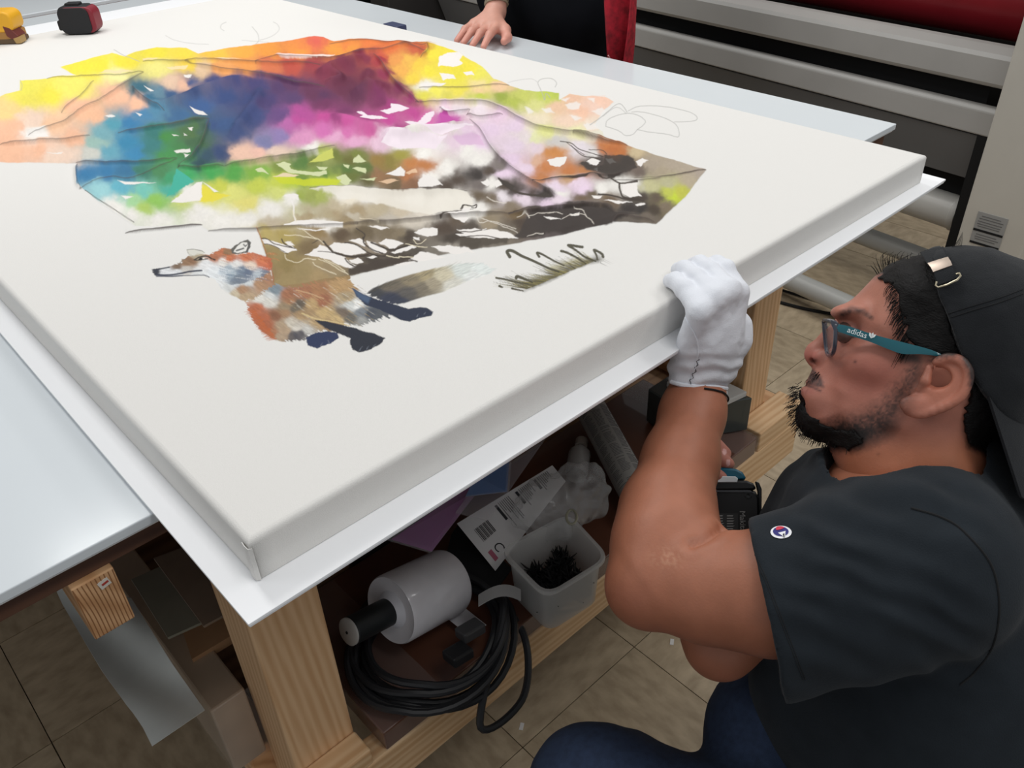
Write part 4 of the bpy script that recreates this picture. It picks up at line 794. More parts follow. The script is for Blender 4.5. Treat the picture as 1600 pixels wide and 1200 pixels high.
for sg in (1, -1):
    hd.ell(H3(1330, 488, .030) * (1, 1, sg), (.020, .009, .026), .012)               # brow
    hd.ell(H3(1362, 566, .050) * (1, 1, sg), (.026, .018, .016), .016)               # cheekbone
    hd.ell(H3(1317, 520, .040) * (1, 1, sg), (.013, .009, .014), .010, 's')          # eye socket
    hd.ell(H3(1327, 519, .034) * (1, 1, sg), (.0125, .0125, .0125), .004)            # lids over the eyeball
    hd.ell(H3(1287, 559, .0125) * (1, 1, sg), (.011, .0085, .0075), .006)            # nostril wing
    hd.ell(H3(1292, 625, .030) * (1, 1, sg), (.02, .018, .012), .014)                # fullness beside the mouth
hd.chain([H3(1312, 507, 0), H3(1291, 531, 0), H3(1275, 549, 0), H3(1272, 555, 0)], [.0068, .0075, .0095, .0098], .006)
hd.ell(H3(1281, 566, 0), (.010, .006, .005), .006)
for sg in (1, -1):
    hd.ell(H3(1274, 563.5, .0085) * (1, 1, sg), (.0060, .0034, .0045), .002, 's')
    hd.chain([H3(1256, 603, 0), H3(1266, 605, .014) * (1, 1, sg), H3(1281, 611, .026) * (1, 1, sg)], [.0012, .0014, .001], .002, 's')
hd.ell(H3(1264, 613, 0), (.007, .0050, .020), .008)
# ears
EAR = [(1463, 566), (1480, 559), (1500, 563), (1512, 580), (1510, 601), (1498, 621), (1474, 636), (1441, 647), (1418, 643), (1411, 630), (1423, 615), (1440, 600), (1452, 585)]
ep = HF.poly(EAR, .078)
S, X, Y, Z = hd.sl((*ep.min(0) - .012, -.11), (*ep.max(0) + .012, .11))
es = inpoly2(X[:, :, 0], Y[:, :, 0], ep)[:, :, None]; tl = .072 + .35 * np.clip(X - ep[:, 0].min(), 0, .05) ** 1.0 * .9
for sg in (1, -1):
    d = np.maximum(-es + .001, np.abs(sg * Z - tl) - .0042); hd.put(S, d.astype(np.float32), .005, 'u')
    rim_ = [np.array([*HF.px(x, y, .080)[:2], (.0755 + .315 * max(0, HF.px(x, y, .08)[0] - ep[:, 0].min()))]) * (1, 1, sg) for x, y in smoothpath(EAR[:9], 22)]
    hd.chain(rim_, [.0038] * len(rim_), .003)
    cc = H3(1462, 590, .084) * (1, 1, sg); hd.ell(cc + (0, 0, .002 * sg), (.0135, .0110, .012), .003, 's')
    hd.chain([H3(1452, 575, .080) * (1, 1, sg), H3(1446, 595, .082) * (1, 1, sg), H3(1436, 608, .080) * (1, 1, sg)], [.0035, .0045, .003], .003)
    hd.ell(H3(1430, 632, .081) * (1, 1, sg), (.014, .009, .005), .004)
V_h, Q_h = hd.mesh()
# ---- arms, shoulders and trunk
def pd(x, y, D): return atd(x, y, D)
LA = [pd(1094, 598, 1.050), pd(1082, 645, 1.030), pd(1063, 720, .985), pd(1043, 800, .930), pd(1034, 855, .897), pd(1022, 905, .873)]
LR = [.0325, .0365, .0415, .0495, .0500, .0440]
UA = [pd(1030, 912, .870), pd(1110, 922, .842), pd(1200, 925, .816), pd(1420, 885, .778)]
UR = [.0440, .0495, .0570, .0640]
RA = [pd(1310, 800, 1.02), pd(1210, 930, 1.0), pd(1126, 1004, .98), pd(1085, 900, 1.02), pd(1045, 790, 1.085)]
RRr = [.055, .050, .0385, .043, .030]
allp = np.array(LA + UA + RA + [pd(1440, 980, .93), pd(1000, 700, 1.1)])
ar = Field(allp.min(0) - .09, allp.max(0) + .09, .0032)
ar.chain(LA, LR, .02); ar.chain(UA, UR, .02); ar.cone(pd(1001, 922, .873), pd(1012, 915, .873), .032, .040, .02)
ar.ell(pd(1055, 850, .885), (.045, .045, .04), .03)
ar.chain(RA, RRr, .02)
ar.chain([pd(1410, 870, .80), pd(1380, 850, .90), pd(1310, 810, 1.01)], [.07, .09, .06], .03); ar.chain([pd(1400, 860, .92), pd(1440, 1000, .93)], [.10, .11], .03)
ar.cone(pd(1430, 740, .89), pd(1420, 840, .91), .058, .07, .03)
V_a, Q_a = ar.mesh(); V_a = relax(V_a, Q_a, 2)
cr = Surf(V_a, Q_a).path([(1132, 824), (1118, 832), (1102, 843), (1082, 851)], 0., 24); na_ = vnormals(V_a, Q_a)
dc = np.min(np.linalg.norm(V_a[:, None, :] - cr[None], axis=2), 1); V_a = V_a - na_ * (.0050 * np.exp(-(dc / .0038) ** 2))[:, None] + na_ * (.0016 * np.exp(-((dc - .012) / .007) ** 2))[:, None]
# right hand closed round the drill handle
rh = Field(np.array([pd(1020, 780, 1.1), pd(1150, 680, 1.1), pd(1150, 780, 1.0), pd(1020, 680, 1.0)]).min(0) - .04, np.array([pd(1020, 780, 1.1), pd(1150, 680, 1.1), pd(1150, 780, 1.0), pd(1020, 680, 1.0)]).max(0) + .04, .0018)
rh.chain([pd(1045, 795, 1.085), pd(1056, 760, 1.085), pd(1066, 735, 1.08)], [.030, .030, .034], .015)
rh.ell(pd(1072, 728, 1.08), (.034, .030, .026), .012)
RF_ = [([(1084, 690), (1108, 684), (1133, 708)], 1.074), ([(1086, 712), (1112, 708), (1138, 725)], 1.066), ([(1086, 735), (1110, 738), (1128, 746)], 1.062), ([(1082, 756), (1100, 762), (1114, 768)], 1.062)]
for pts, D in RF_: rh.chain([pd(*pts[0], D + .01), pd(*pts[1], D - .004), pd(*pts[2], D)], [.0095, .0092, .0078], .005)
rh.chain([pd(1062, 700, 1.09), pd(1080, 680, 1.10), pd(1104, 676, 1.11)], [.012, .0105, .009], .006)
V_r, Q_r = rh.mesh(); V_r = relax(V_r, Q_r, 1)

# ---- skin colour: complexion, stubble, brow, lips, nails
def mirrored_px(V_):
    L_ = HF.l(V_); L_[:, 2] = np.abs(L_[:, 2]); return pix(HF.w(L_))
def face_cols(V_):
    q = mirrored_px(V_); x, y = q[:, 0], q[:, 1]; c = np.tile(lin((172, 112, 94)), (len(V_), 1))
    nz = fbm(q, 1 / 26., 5, 3); c *= (1 + .10 * nz)[:, None]; n3 = fbm(q, 1 / 3., 8, 2)
    def mixc(m_, col, op=1.): 
        k = (np.clip(m_, 0, 1) * op)[:, None]; c[:] = c * (1 - k) + lin(col) * k
    def blob(cx, cy, rx, ry, soft_=1.): return np.exp(-(((x - cx) / rx) ** 2 + ((y - cy) / ry) ** 2) * soft_)
    mixc(blob(1360, 585, 60, 40), (176, 104, 92), .55); mixc(blob(1268, 556, 16, 12), (176, 100, 90), .6); mixc(blob(1390, 470, 40, 30), (192, 130, 108), .5)
    mixc(soft(y, 660, 720) * soft(x, 1290, 1330), (178, 112, 80), .8)      # warmer neck
    mixc(blob(1470, 600, 50, 40), (196, 122, 96), .6)
    # beard and stubble
    def pm(pts, f_): return np.clip(polysd(x + 3 * n3, y + 3 * n3, pts) / f_ + .5, 0, 1)
    st = pm([(1300, 655), (1340, 650), (1380, 625), (1410, 590), (1425, 560), (1448, 556), (1440, 600), (1415, 640), (1390, 680), (1340, 700), (1290, 700)], 26)
    mixc(st * (.80 + .5 * n3), (62, 46, 42), .9)
    mixc(pm([(1285, 662), (1330, 660), (1385, 655), (1400, 668), (1370, 692), (1330, 704), (1285, 705)], 22) * (.9 + .3 * n3), (44, 34, 32), .9)
    mixc(pm([(1228, 640), (1236, 612), (1248, 605), (1252, 622), (1262, 650), (1290, 668), (1330, 668), (1360, 672), (1345, 700), (1290, 704), (1240, 690)], 9), (30, 25, 24), .97)
    mixc(pm([(1262, 578), (1272, 577), (1284, 590), (1288, 606), (1278, 606), (1260, 600)], 5) * (.85 + .3 * n3), (62, 44, 42), .95)
    mixc(np.exp(-(linesd(x, y, [(1250, 601), (1264, 603), (1282, 611)])[0] / 1.8) ** 2), (58, 34, 32), .9)  # dark line painted along the mouth slit as its shade
    mixc(blob(1262, 612, 14, 6), (158, 96, 88), .6)
    mixc(blob(1290, 640, 26, 16) , (166, 112, 100), .3)
    # brow, lashes, mole
    d, t, _ = linesd(x, y, [(1316, 492), (1330, 484), (1348, 487), (1362, 497)]); mixc(np.clip(1.25 - d / (8 - 4 * t), 0, 1) * (.8 + .4 * n3), (44, 32, 30), .92)
    mixc(blob(1332, 514, 16, 7), (134, 84, 80), .6); mixc(np.exp(-(linesd(x, y, [(1312, 523), (1322, 528), (1336, 526)])[0] / 2.2) ** 2), (34, 26, 26), .9)
    mixc(blob(1336, 565, 2.2, 2.2), (70, 40, 36), .9); mixc(blob(1372, 710, 2, 2), (90, 55, 45), .6)
    mixc(np.exp(-(((x - 1272) / 6) ** 2 + ((y - 563.5) / 3.5) ** 2)), (60, 32, 30), .9)  # nostril shade painted into the skin colour
    # hair roots round the temple and nape
    hr = pm([(1360, 436), (1376, 430), (1400, 440), (1412, 460), (1402, 480), (1416, 505), (1416, 530), (1440, 545), (1462, 556), (1450, 565), (1470, 560), (1500, 556), (1512, 580), (1516, 620), (1508, 660), (1512, 700), (1560, 720), (1680, 640), (1680, 400), (1500, 360), (1380, 380)], 9)
    mixc(hr, (28, 24, 24), .95)
    mixc(pm([(1404, 548), (1440, 552), (1436, 566), (1412, 566)], 9), (40, 32, 30), .85)
    return np.clip(c, 0, 1)
def arm_cols(V_):
    n_ = fbm(V_, 22., 4, 3); c = lin((162, 103, 78)) * (1 + .10 * n_)[:, None]; q = pix(V_)
    m_ = np.exp(-(((q[:, 0] - 1042) / 22) ** 2 + ((q[:, 1] - 872) / 15) ** 2)) * (fbm(q, 1 / 2.2, 12, 2) > .12); c = c * (1 - .45 * m_[:, None]) + lin((196, 150, 120)) * .45 * m_[:, None]
    el = np.exp(-(((q[:, 0] - 975) / 40) ** 2 + ((q[:, 1] - 935) / 30) ** 2)); c = c * (1 - .35 * el[:, None]) + lin((150, 84, 62)) * .35 * el[:, None]
    return np.clip(c, 0, 1)
def rhand_cols(V_):
    q = pix(V_); c = np.tile(lin((188, 124, 108)), (len(V_), 1)) * (1 + .1 * fbm(q, 1 / 6., 3, 2))[:, None]
    for cx, cy in ((1132, 706), (1138, 723)):
        m_ = (np.exp(-(((q[:, 0] - cx) / 4.5) ** 2 + ((q[:, 1] - cy) / 6.5) ** 2) * 1.2) > .5)[:, None]; c = np.where(m_, lin((224, 176, 170)), c)
    return np.clip(c, 0, 1)
bv = np.concatenate([V_h, V_a, V_r]); bq = np.concatenate([Q_h, Q_a + len(V_h), Q_r + len(V_h) + len(V_a)])
body = link('body', bv, bq, m_skin, man, smooth=True, cols=np.concatenate([face_cols(V_h), arm_cols(V_a), rhand_cols(V_r)]))
SF_head = Surf(V_h, Q_h)
# eyes
pass
for sg in (1, -1):
    c_ = HF.w(H3(1323, 519.5, .036) * (1, 1, sg))[0]; ax_ = (-HF.a + .25 * HF.b + .15 * sg * HF.c); ax_ /= np.linalg.norm(ax_)
    MB().lathe([(.0001, -.0118)] + [(.0118 * math.cos(t), .0118 * math.sin(t)) for t in np.linspace(-1.4, 1.4, 14)] + [(.0001, .0118)], c_, ax_, 20).build('eye', mat('eye_dark', (96, 76, 70), .2), man, smooth=True)

# ---- hair and beard: thin shells off the head plus single strands
def shell(name, region, grow, jag, m_, strands):
    f2 = Field(hd.lo, hd.lo + hd.h * (hd.n - 1), .0022, HF); inflate(f2, HF, HEAD, WCT, .055, grow=grow); f2.F = np.minimum(f2.F, .05)
    A, B = f2.ax[0][:, None], f2.ax[1][None, :]
    gA, gB = np.broadcast_arrays(A, B); nz = fbm(np.stack([gA.ravel(), gB.ravel()], 1), 260., 9, 3).reshape(gA.shape)
    rg = inpoly2(A, B, HF.poly(region, .045)) + jag * nz
    f2.F = np.maximum(f2.F, -rg[:, :, None].astype(np.float32)); f2.F = (f2.F + (.0012 * nz)[:, :, None]).astype(np.float32)
    v_, q_ = f2.mesh(); v_ = relax(v_, q_, 1); mb = MB(); 
    for s_ in strands: mb.tube(s_, np.linspace(.00042, .00016, len(s_)), 4, caps=False)
    if mb.v: v_ = np.concatenate([v_, np.array(mb.v)]); fs = [list(map(int, f_)) for f_ in q_] + [[i + len(v_) - len(mb.v) for i in f_] for f_ in mb.f]
    else: fs = q_
    return link(name, v_, fs, m_, man, smooth=True)
stn = []
for k in range(64):                     # fringe sweeping up and forward from under the strap
    x_, y_ = 1376 + 70 * RNG.random(), 424 - 12 * RNG.random(); l_ = 10 + 15 * RNG.random(); a_ = math.radians(150 - 70 * (x_ - 1376) / 70 + 22 * RNG.normal()); c_ = .014 * RNG.normal()
    stn.append(smoothpath([HF.w(H3(x_, y_ + 18, c_))[0], HF.w(H3(x_ + .6 * l_ * math.cos(a_), y_ - .7 * l_ * abs(math.sin(a_)), c_))[0], HF.w(H3(x_ + 1.1 * l_ * math.cos(a_ - .5), y_ - 1.05 * l_ * abs(math.sin(a_ - .4)), c_))[0]], 6))
for k in range(8):
    stn.append(smoothpath([HF.w(H3(1474 + 3 * k, 396, .03))[0], HF.w(H3(1488 + 2 * k, 386, .03))[0], HF.w(H3(1497 + k, 376 - 2 * k, .03))[0]], 6))
for k in range(130):                    # short hair at the temple edge
    t = k / 130.; ex = np.array(smoothpath([(1398, 440), (1404, 470), (1412, 500), (1416, 528), (1420, 552)], 60))[int(t * 59)] + RNG.normal(0, 3, 2)
    p_, n_ = SF_head.hit(*ex, .0008)
    if p_ is None: continue
    stn.append(np.array([p_, p_ + .004 * n_ * .4 + (-HF.a * .004 - HF.b * .005) * (1 + RNG.normal(0, .4)), p_ + .002 * n_ + (-HF.a * .006 - HF.b * .011) * (1 + RNG.normal(0, .3))]))
hair = shell('hair', [(1372, 434), (1384, 412), (1410, 398), (1460, 392), (1480, 500), (1500, 556), (1516, 590), (1535, 615), (1600, 670), (1545, 706), (1514, 694), (1506, 655), (1512, 610), (1500, 560), (1468, 556), (1432, 546), (1418, 530), (1415, 505), (1404, 478), (1402, 458), (1388, 444)], .0036, .006, m_hair, stn)
stb = []
for k in range(330):
    t = RNG.random(); pp = np.array(smoothpath([(1240, 606), (1236, 628), (1240, 655), (1254, 680), (1290, 697), (1330, 699)], 60))[int(t * 59)] + RNG.normal(0, 5, 2); c_ = abs(.018 * RNG.normal())
    P_ = HF.w(H3(pp[0] + 8 * (1 - t), pp[1] - 6 * t, c_))[0]; dr = (-HF.a * (1.1 - .9 * t) - HF.b * (.35 + .8 * t)) * (.0038 + .0034 * RNG.random()) + HF.c * .003 * RNG.normal()
    stb.append(np.array([P_, P_ + dr * .6 + HF.b * .001 * RNG.normal(), P_ + dr]))
for k in range(16):
    x_ = 1262 + 20 * RNG.random(); p_, n_ = SF_head.hit(x_, 580 + 18 * RNG.random(), .0004)
    if p_ is not None: stb.append(np.array([p_, p_ + n_ * .0015 - HF.b * .003 - HF.a * .001, p_ + n_ * .001 - HF.b * .006 - HF.a * .002]))
beard = shell('beard', [(1243, 606), (1251, 610), (1254, 628), (1264, 650), (1290, 666), (1330, 672), (1352, 684), (1330, 699), (1290, 703), (1245, 690), (1230, 660), (1234, 630)], .0030, .008, m_hair, stb)

# ---- cap worn backwards
cp = Field((a0, b0, -.105), (HF.px(1720, 560)[0], HF.px(1500, 365)[1], .105), .0026, HF)
CAPO = [(1330, 470), (1360, 425), (1400, 402), (1450, 389), (1500, 384), (1550, 388), (1602, 408), (1645, 440), (1674, 500), (1674, 560), (1645, 625), (1602, 668), (1540, 705), (1450, 700), (1350, 600)]
inflate(cp, HF, CAPO, [(1520, 520, .090), (1450, 450, .083), (1400, 500, .080), (1620, 540, .085), (1500, 600, .086), (1450, 420, .083)], .066); cp.F = np.minimum(cp.F, .05)
A, B = cp.ax[0][:, None], cp.ax[1][None, :]
cut_ = inpoly2(A, B, HF.poly([(1466, 380), (1458, 402), (1457, 428), (1470, 474), (1480, 501), (1497, 548), (1513, 581), (1533, 614), (1563, 648), (1600, 672), (1720, 720), (1720, 360)], .06))
cp.F = np.maximum(cp.F, -cut_[:, :, None].astype(np.float32))
V_c, Q_c = cp.mesh(); V_c = relax(V_c, Q_c, 2); nn = vnormals(V_c, Q_c); qc = pix(V_c)
V_c = V_c + nn * (.0016 * fbm(V_c, 34., 6, 3))[:, None]
cap = link('cap', V_c, Q_c, m_cap, man, smooth=True); SF_cap = Surf(V_c, Q_c)
m_stitch = mat('dark_stitch', (22, 23, 25), .9)
for pth in ([(1482, 490), (1520, 478), (1560, 466), (1598, 452)], [(1486, 496), (1520, 485), (1560, 473), (1598, 459)], [(1472, 474), (1483, 501), (1500, 548), (1516, 581), (1536, 612)]):
    p_ = SF_cap.path(pth, .0003, 40); MB().tube(p_, .0006, 5).build('stitching', m_stitch, cap)
vis = []
for i in range(9):
    t = i / 8.; row = []
    for j in range(19):
        u = j / 18. * 2 - 1; k_ = 1 - u * u
        P0_ = H3(1536 + 72 * k_, 615 + 46 * k_, 0); P1_ = H3(1584 + 62 * k_, 760 + 40 * k_, 0); cc = -u * (.082 - .012 * t)
        row.append(HF.w((1 - t) * P0_ + t * P1_ + np.array([0, 0, cc]))[0])
    vis.append(row)
MB().sheet(vis, .0028).build('visor', m_cap, cap, smooth=True)
# adjuster strap with slide and wire loop
sp = []
for u in np.linspace(-1, 1, 25):
    c_ = .074 * math.sin(u * 1.45); k_ = math.cos(u * 1.45); e_ = .35 * (1 - k_)
    a_, b_ = H3(1448 + 14 * (1 - k_) * 1.2, 392 + 46 * (1 - k_), 0)[:2], H3(1466 + 14 * (1 - k_) * 1.2, 386 + 46 * (1 - k_), 0)[:2]
    sp.append([HF.w((*a_, c_ * 1.02))[0], HF.w((*((a_ + b_) / 2 + (0, .0008)), c_ * 1.03))[0], HF.w((*b_, c_ * 1.02))[0]])
MB().sheet(sp, .002).build('strap', m_cap, cap, smooth=True)
def capq(x, y, off): 
    p_, n_ = SF_cap.hit(x, y, off)
    if p_ is None or x < 1466: p_ = HF.w(H3(x, y, .0565))[0] + HF.c * off
    return p_
m_metal = mat('brushed_metal', (188, 172, 158), .35, metal=.9)
MB().sheet([[HF.w(H3(x, y, c_))[0] for x, y, c_ in r_] for r_ in ([(1438, 394, .050), (1456, 388, .046), (1474, 385, .044)], [(1444, 402, .061), (1461, 396, .058), (1478, 391, .055)], [(1450, 413, .070), (1468, 408, .068), (1485, 403, .066)])], .002).build('strap_end', m_cap, cap, smooth=True)
MB().sheet([[HF.w(H3(x, y, c_))[0] for x, y, c_ in r_] for r_ in ([(1449, 411, .0705), (1467, 405, .0700), (1481, 401, .0690)], [(1454, 417, .0765), (1471, 411, .0765), (1485, 407, .0750)], [(1458, 425, .0800), (1474, 419, .0815), (1488, 414, .0800)])], .0022).build('slide_buckle', m_metal, cap, smooth=True)
MB().sheet([[HF.w(H3(x, y, c_))[0] for x, y, c_ in r_] for r_ in ([(1459, 424, .079), (1474, 419, .080), (1487, 414, .079)], [(1462, 434, .083), (1477, 429, .085), (1491, 423, .084)], [(1466, 445, .086), (1480, 440, .088), (1494, 434, .087)])], .002).build('strap_tail', m_cap, cap, smooth=True)
MB().tube([HF.w(H3(x, y, c_))[0] for x, y, c_ in [(1464, 440, .0885), (1462, 446, .0890), (1466, 449, .0900), (1480, 445, .0915), (1496, 437, .0915), (1501, 431, .0905), (1499, 427, .0900), (1494, 428, .0890)]], .0010, 8).build('wire_loop', mat('wire', (196, 186, 160), .3, metal=1.), cap, smooth=True)

# ---- glasses
gl = MB(); m_teal = mat('teal_acetate', (18, 92, 104), .28, coat=.3); m_frame = mat('smoke_frame', (58, 62, 74), .25, coat=.4)
TOPT = [(1306.5, 506), (1327, 510), (1366, 523), (1408, 534), (1450, 545), (1470, 553)]; BOTT = [(1306, 517), (1327, 524), (1359, 534), (1389, 546), (1411, 553), (1441, 553.5), (1474, 558)]
tt = np.linspace(0, 1, 30); tp = smoothpath(TOPT, 30); bt = smoothpath(BOTT, 30)
def gx_(x): return np.interp(x, [1300, 1330, 1380, 1430, 1475], [.0700, .0735, .0770, .0785, .0765])
rows = [[HF.w(H3(*p, gx_(p[0])))[0] for p in tp], [HF.w(H3(*(.5 * (p + q)), gx_(p[0]) + .0008))[0] for p, q in zip(tp, bt)], [HF.w(H3(*p, gx_(p[0])))[0] for p in bt]]
glasses = MB().sheet(rows, .0040).build('glasses', m_teal, man, smooth=True)
if True:
    o_ = MB().sheet([[HF.w(HF.l(p)[0] * (1, 1, -1))[0] for p in r_] for r_ in rows[::-1]], .0040).build('temple_arm', m_teal, glasses, smooth=True)
# front: curved frame, one rim and lens each side
def rimpt(u, v):     # u 0 (bridge) .. 1 (hinge), v 0 top .. 1 bottom
    px_ = 1287.5 + 18 * u ** 1.5 - 4.0 * (v - .5) * u + 4 * (v - .4); py_ = 499 + 5 * u + 53 * v; return H3(px_, py_, .070 * u)
for sg in (1, -1):
    ro = [(u_, v_) for u_, v_ in ((.12, .06), (.35, 0), (.7, -.02), (.95, .0), (1., .12), (.98, .5), (.88, .85), (.65, 1.0), (.4, 1.0), (.22, .82), (.14, .45))]
    loop = []
    for u_, v_ in smoothpath(ro, 44, True): q = rimpt(u_, v_); loop.append(HF.w((q[0], q[1], sg * .070 * u_))[0])
    MB().tube(loop, .0021, 8, closed=True).build('rim', m_frame, glasses, smooth=True)
    cl_ = np.mean(loop, 0); lens = MB(); lens.add([cl_] + loop, [(0, i + 1, (i + 1) % 44 + 1) for i in range(44)])
    lens.build('lens', mat('lens_glass', (235, 232, 236), .03, alpha=.16, spec=.6), glasses)
MB().tube(smoothpath([HF.w((*H3(1291, 512, 0)[:2], .009))[0], HF.w((*H3(1288.5, 510, 0)[:2], 0))[0], HF.w((*H3(1291, 512, 0)[:2], -.009))[0]], 9), .0022, 8).build('bridge', m_frame, glasses, smooth=True)
MB().prism([HF.w(H3(x, y, .0715))[0] for x, y in ((1297, 499), (1310, 504), (1310, 518), (1303, 517), (1299, 508))], HF.c * -.0045).build('hinge', m_frame, glasses, bevel=.0006)
m_ink = mat('white_print', (228, 234, 234), .6)
ta = HF.px(1362, 531, .075) - HF.px(1326, 519, .075); tdir = HF.a * ta[0] + HF.b * ta[1] + HF.c * .03 * 0; tup = np.cross(HF.c, tdir)
ct = HF.w(H3(1339.5, 520.2, .0768))[0]
text_part('lettering', 'adidas', ct, tdir, tup, .0076, m_ink, glasses)
ct2 = HF.w(H3(1361.5, 526.8, .0792))[0]; tdn = tdir / np.linalg.norm(tdir); tun = tup / np.linalg.norm(tup); leafs = MB()
for an, ln in ((90, .0048), (50, .0050), (130, .0050)):
    d_ = math.cos(math.radians(an)) * tdn + math.sin(math.radians(an)) * tun; s_ = np.cross(HF.c, d_)
    leafs.prism([ct2 - tun * .0012, ct2 + d_ * ln * .5 + s_ * .0014, ct2 + d_ * ln, ct2 + d_ * ln * .5 - s_ * .0014], HF.c * .0002)
leafs.build('emblem', m_ink, glasses)

# ---- t-shirt
SL, SR = pd(1440, 880, .785), pd(1315, 805, 1.01); OC = pd(1197, 950, .818)
sp_ = np.array([SL, SR, OC, pd(1480, 1330, .95), pd(1650, 1000, .95), pd(1150, 930, 1.0)])
sh = Field(sp_.min(0) - .17, sp_.max(0) + .17, .0037)
sh.chain([pd(1425, 860, .905), pd(1470, 1000, .925), pd(1490, 1140, .94), pd(1480, 1300, .96)], [.118, .135, .140, .140], .05)
sh.chain([pd(1450, 870, .800), pd(1400, 845, .89), SR], [.072, .10, .072], .05)
sh.chain([pd(1448, 735, .885), pd(1430, 800, .89)], [.068, .085], .05)
sh.chain([SR, pd(1195, 935, 1.0)], [.070, .060], .04)
sh.chain([SL, pd(1330, 915, .80), OC, OC + (OC - SL) * .3], [.084, .081, .0795, .0795], .03)
sh.cone(pd(1330, 1000, .99), pd(1268, 1062, 1.01), .07, .07, .04); sh.cone(pd(1380, 990, .97), pd(1335, 1110, .99), .10, .10, .04)
axn = (OC - SL); axn /= np.linalg.norm(axn); hemn = axn + .10 * CAM_R[1]
S_all = sh
# cut the sleeve mouth (only beyond the sleeve) and hollow it
lo_, hi_ = OC - .13, OC + .13; S, X, Y, Z = sh.sl(lo_, hi_); dd = (X - OC[0]) * axn[0] + (Y - OC[1]) * axn[1] + (Z - OC[2]) * axn[2]
ax2 = OC - .065 * axn; rx, ry, rz = X - OC[0] - dd * axn[0], Y - OC[1] - dd * axn[1], Z - OC[2] - dd * axn[2]; rad_ = np.sqrt(rx * rx + ry * ry + rz * rz)
near = rad_ < .105
tilt = (rx * CAM_R[1][0] + ry * CAM_R[1][1] + rz * CAM_R[1][2])            # + is down in the picture
pl = dd + .16 * tilt * -1 - .0
F_ = sh.F[S]; F_ = np.where(near, np.maximum(F_, pl), F_); F_ = np.where(near & (dd > -.06), np.maximum(F_, -(rad_ - .0755)), F_); sh.F[S] = F_
sh.cone(pd(1400, 640, .866), pd(1415, 752, .860), .072, .0760, .004, 's')      # neck hole
V_s, Q_s = sh.mesh(); V_s = relax(V_s, Q_s, 3); nn = vnormals(V_s, Q_s); q = pix(V_s)
# drag folds running off the shoulder and across the sleeve
ph = (q[:, 0] * -.42 + q[:, 1] * 1.0) / 8.5 + 3.2 * fbm(q, 1 / 120., 2, 2)
wv = np.sin(ph) * soft(q[:, 0], 1175, 1300) * (1 - soft(q[:, 0], 1500, 1580)) * (1 - soft(q[:, 1], 1040, 1120))
V_s = V_s + nn * (.0024 * wv * (.4 + .6 * np.clip(1.4 * fbm(q, 1 / 70., 14, 2) + .5, 0, 1)) + .0035 * fbm(V_s, 14., 3, 3))[:, None]
shirt = link('t_shirt', V_s, Q_s, m_shirt, man, smooth=True); SF_s = Surf(V_s, Q_s)
for pth in ([(1424, 794), (1470, 808), (1505, 830), (1548, 882), (1561, 944), (1552, 1006), (1524, 1049), (1500, 1070)],):
    MB().tube(SF_s.path(pth, .0002, 60), .0011, 6).build('sleeve_seam', m_stitch, shirt, smooth=True)
for o_ in (7, 10.5):
    p_ = SF_s.path([(1151 + o_, 836), (1180 + o_, 888), (1205 + o_, 950), (1228 + o_, 1010), (1248 + o_, 1062)], .0001, 40)
    if len(p_) > 4: MB().tube(p_, .0004, 5).build('hem_stitching', m_stitch, shirt)
# sleeve emblem
def decal(name, pts, off, m_, parent, sf, n=40, close=True):
    P_ = smoothpath(pts, n, True) if close else np.array(pts, float); c_ = P_.mean(0); v_ = [sf.hit(*c_, off)[0]] + [sf.hit(*(c_ + (p - c_) * .5), off)[0] for p in P_] + [sf.hit(*p, off)[0] for p in P_]; k_ = len(P_)
    if any(p is None for p in v_): return None
    return MB().add(v_, [(0, 1 + i, 1 + (i + 1) % k_) for i in range(k_)] + [(1 + i, 1 + k_ + i, 1 + k_ + (i + 1) % k_, 1 + (i + 1) % k_) for i in range(k_)]).build(name, m_, parent)
EM = lambda pts: [(1150 + x * .09375, 780 + y * .09375) for x, y in pts]
ell_ = lambda cx, cy, rx, ry, a0_=0, a1_=360, n=24: [(cx + rx * math.cos(math.radians(a)), cy + ry * math.sin(math.radians(a))) for a in np.linspace(a0_, a1_, n, endpoint=(a1_ - a0_) != 360)]
decal('emblem', EM(ell_(755, 560, 178, 106)), .0009, mat('emblem_white', (236, 236, 240), .6), shirt, SF_s)
emb = [('emblem_field', EM(ell_(752, 552, 132, 80)), .0013, mat('emblem_blue', (38, 36, 116), .6)), ('emblem_accent', EM([(670, 520), (690, 480), (760, 470), (815, 490), (760, 520), (690, 535)]), .0017, mat('emblem_red', (206, 50, 74), .6))]
for n_, pts, off, m_ in emb: decal(n_, pts, off, m_, shirt, SF_s, 20)
decal('emblem_notch', EM([(705, 582), (835, 548), (822, 640), (800, 652), (770, 625)]), .0017, MATS['emblem_white'], shirt, SF_s, 5, False)
decal('emblem_gap', EM([(785, 608), (812, 590), (812, 668), (802, 672), (795, 640)]), .0021, m_shirt, shirt, SF_s, 5, False)

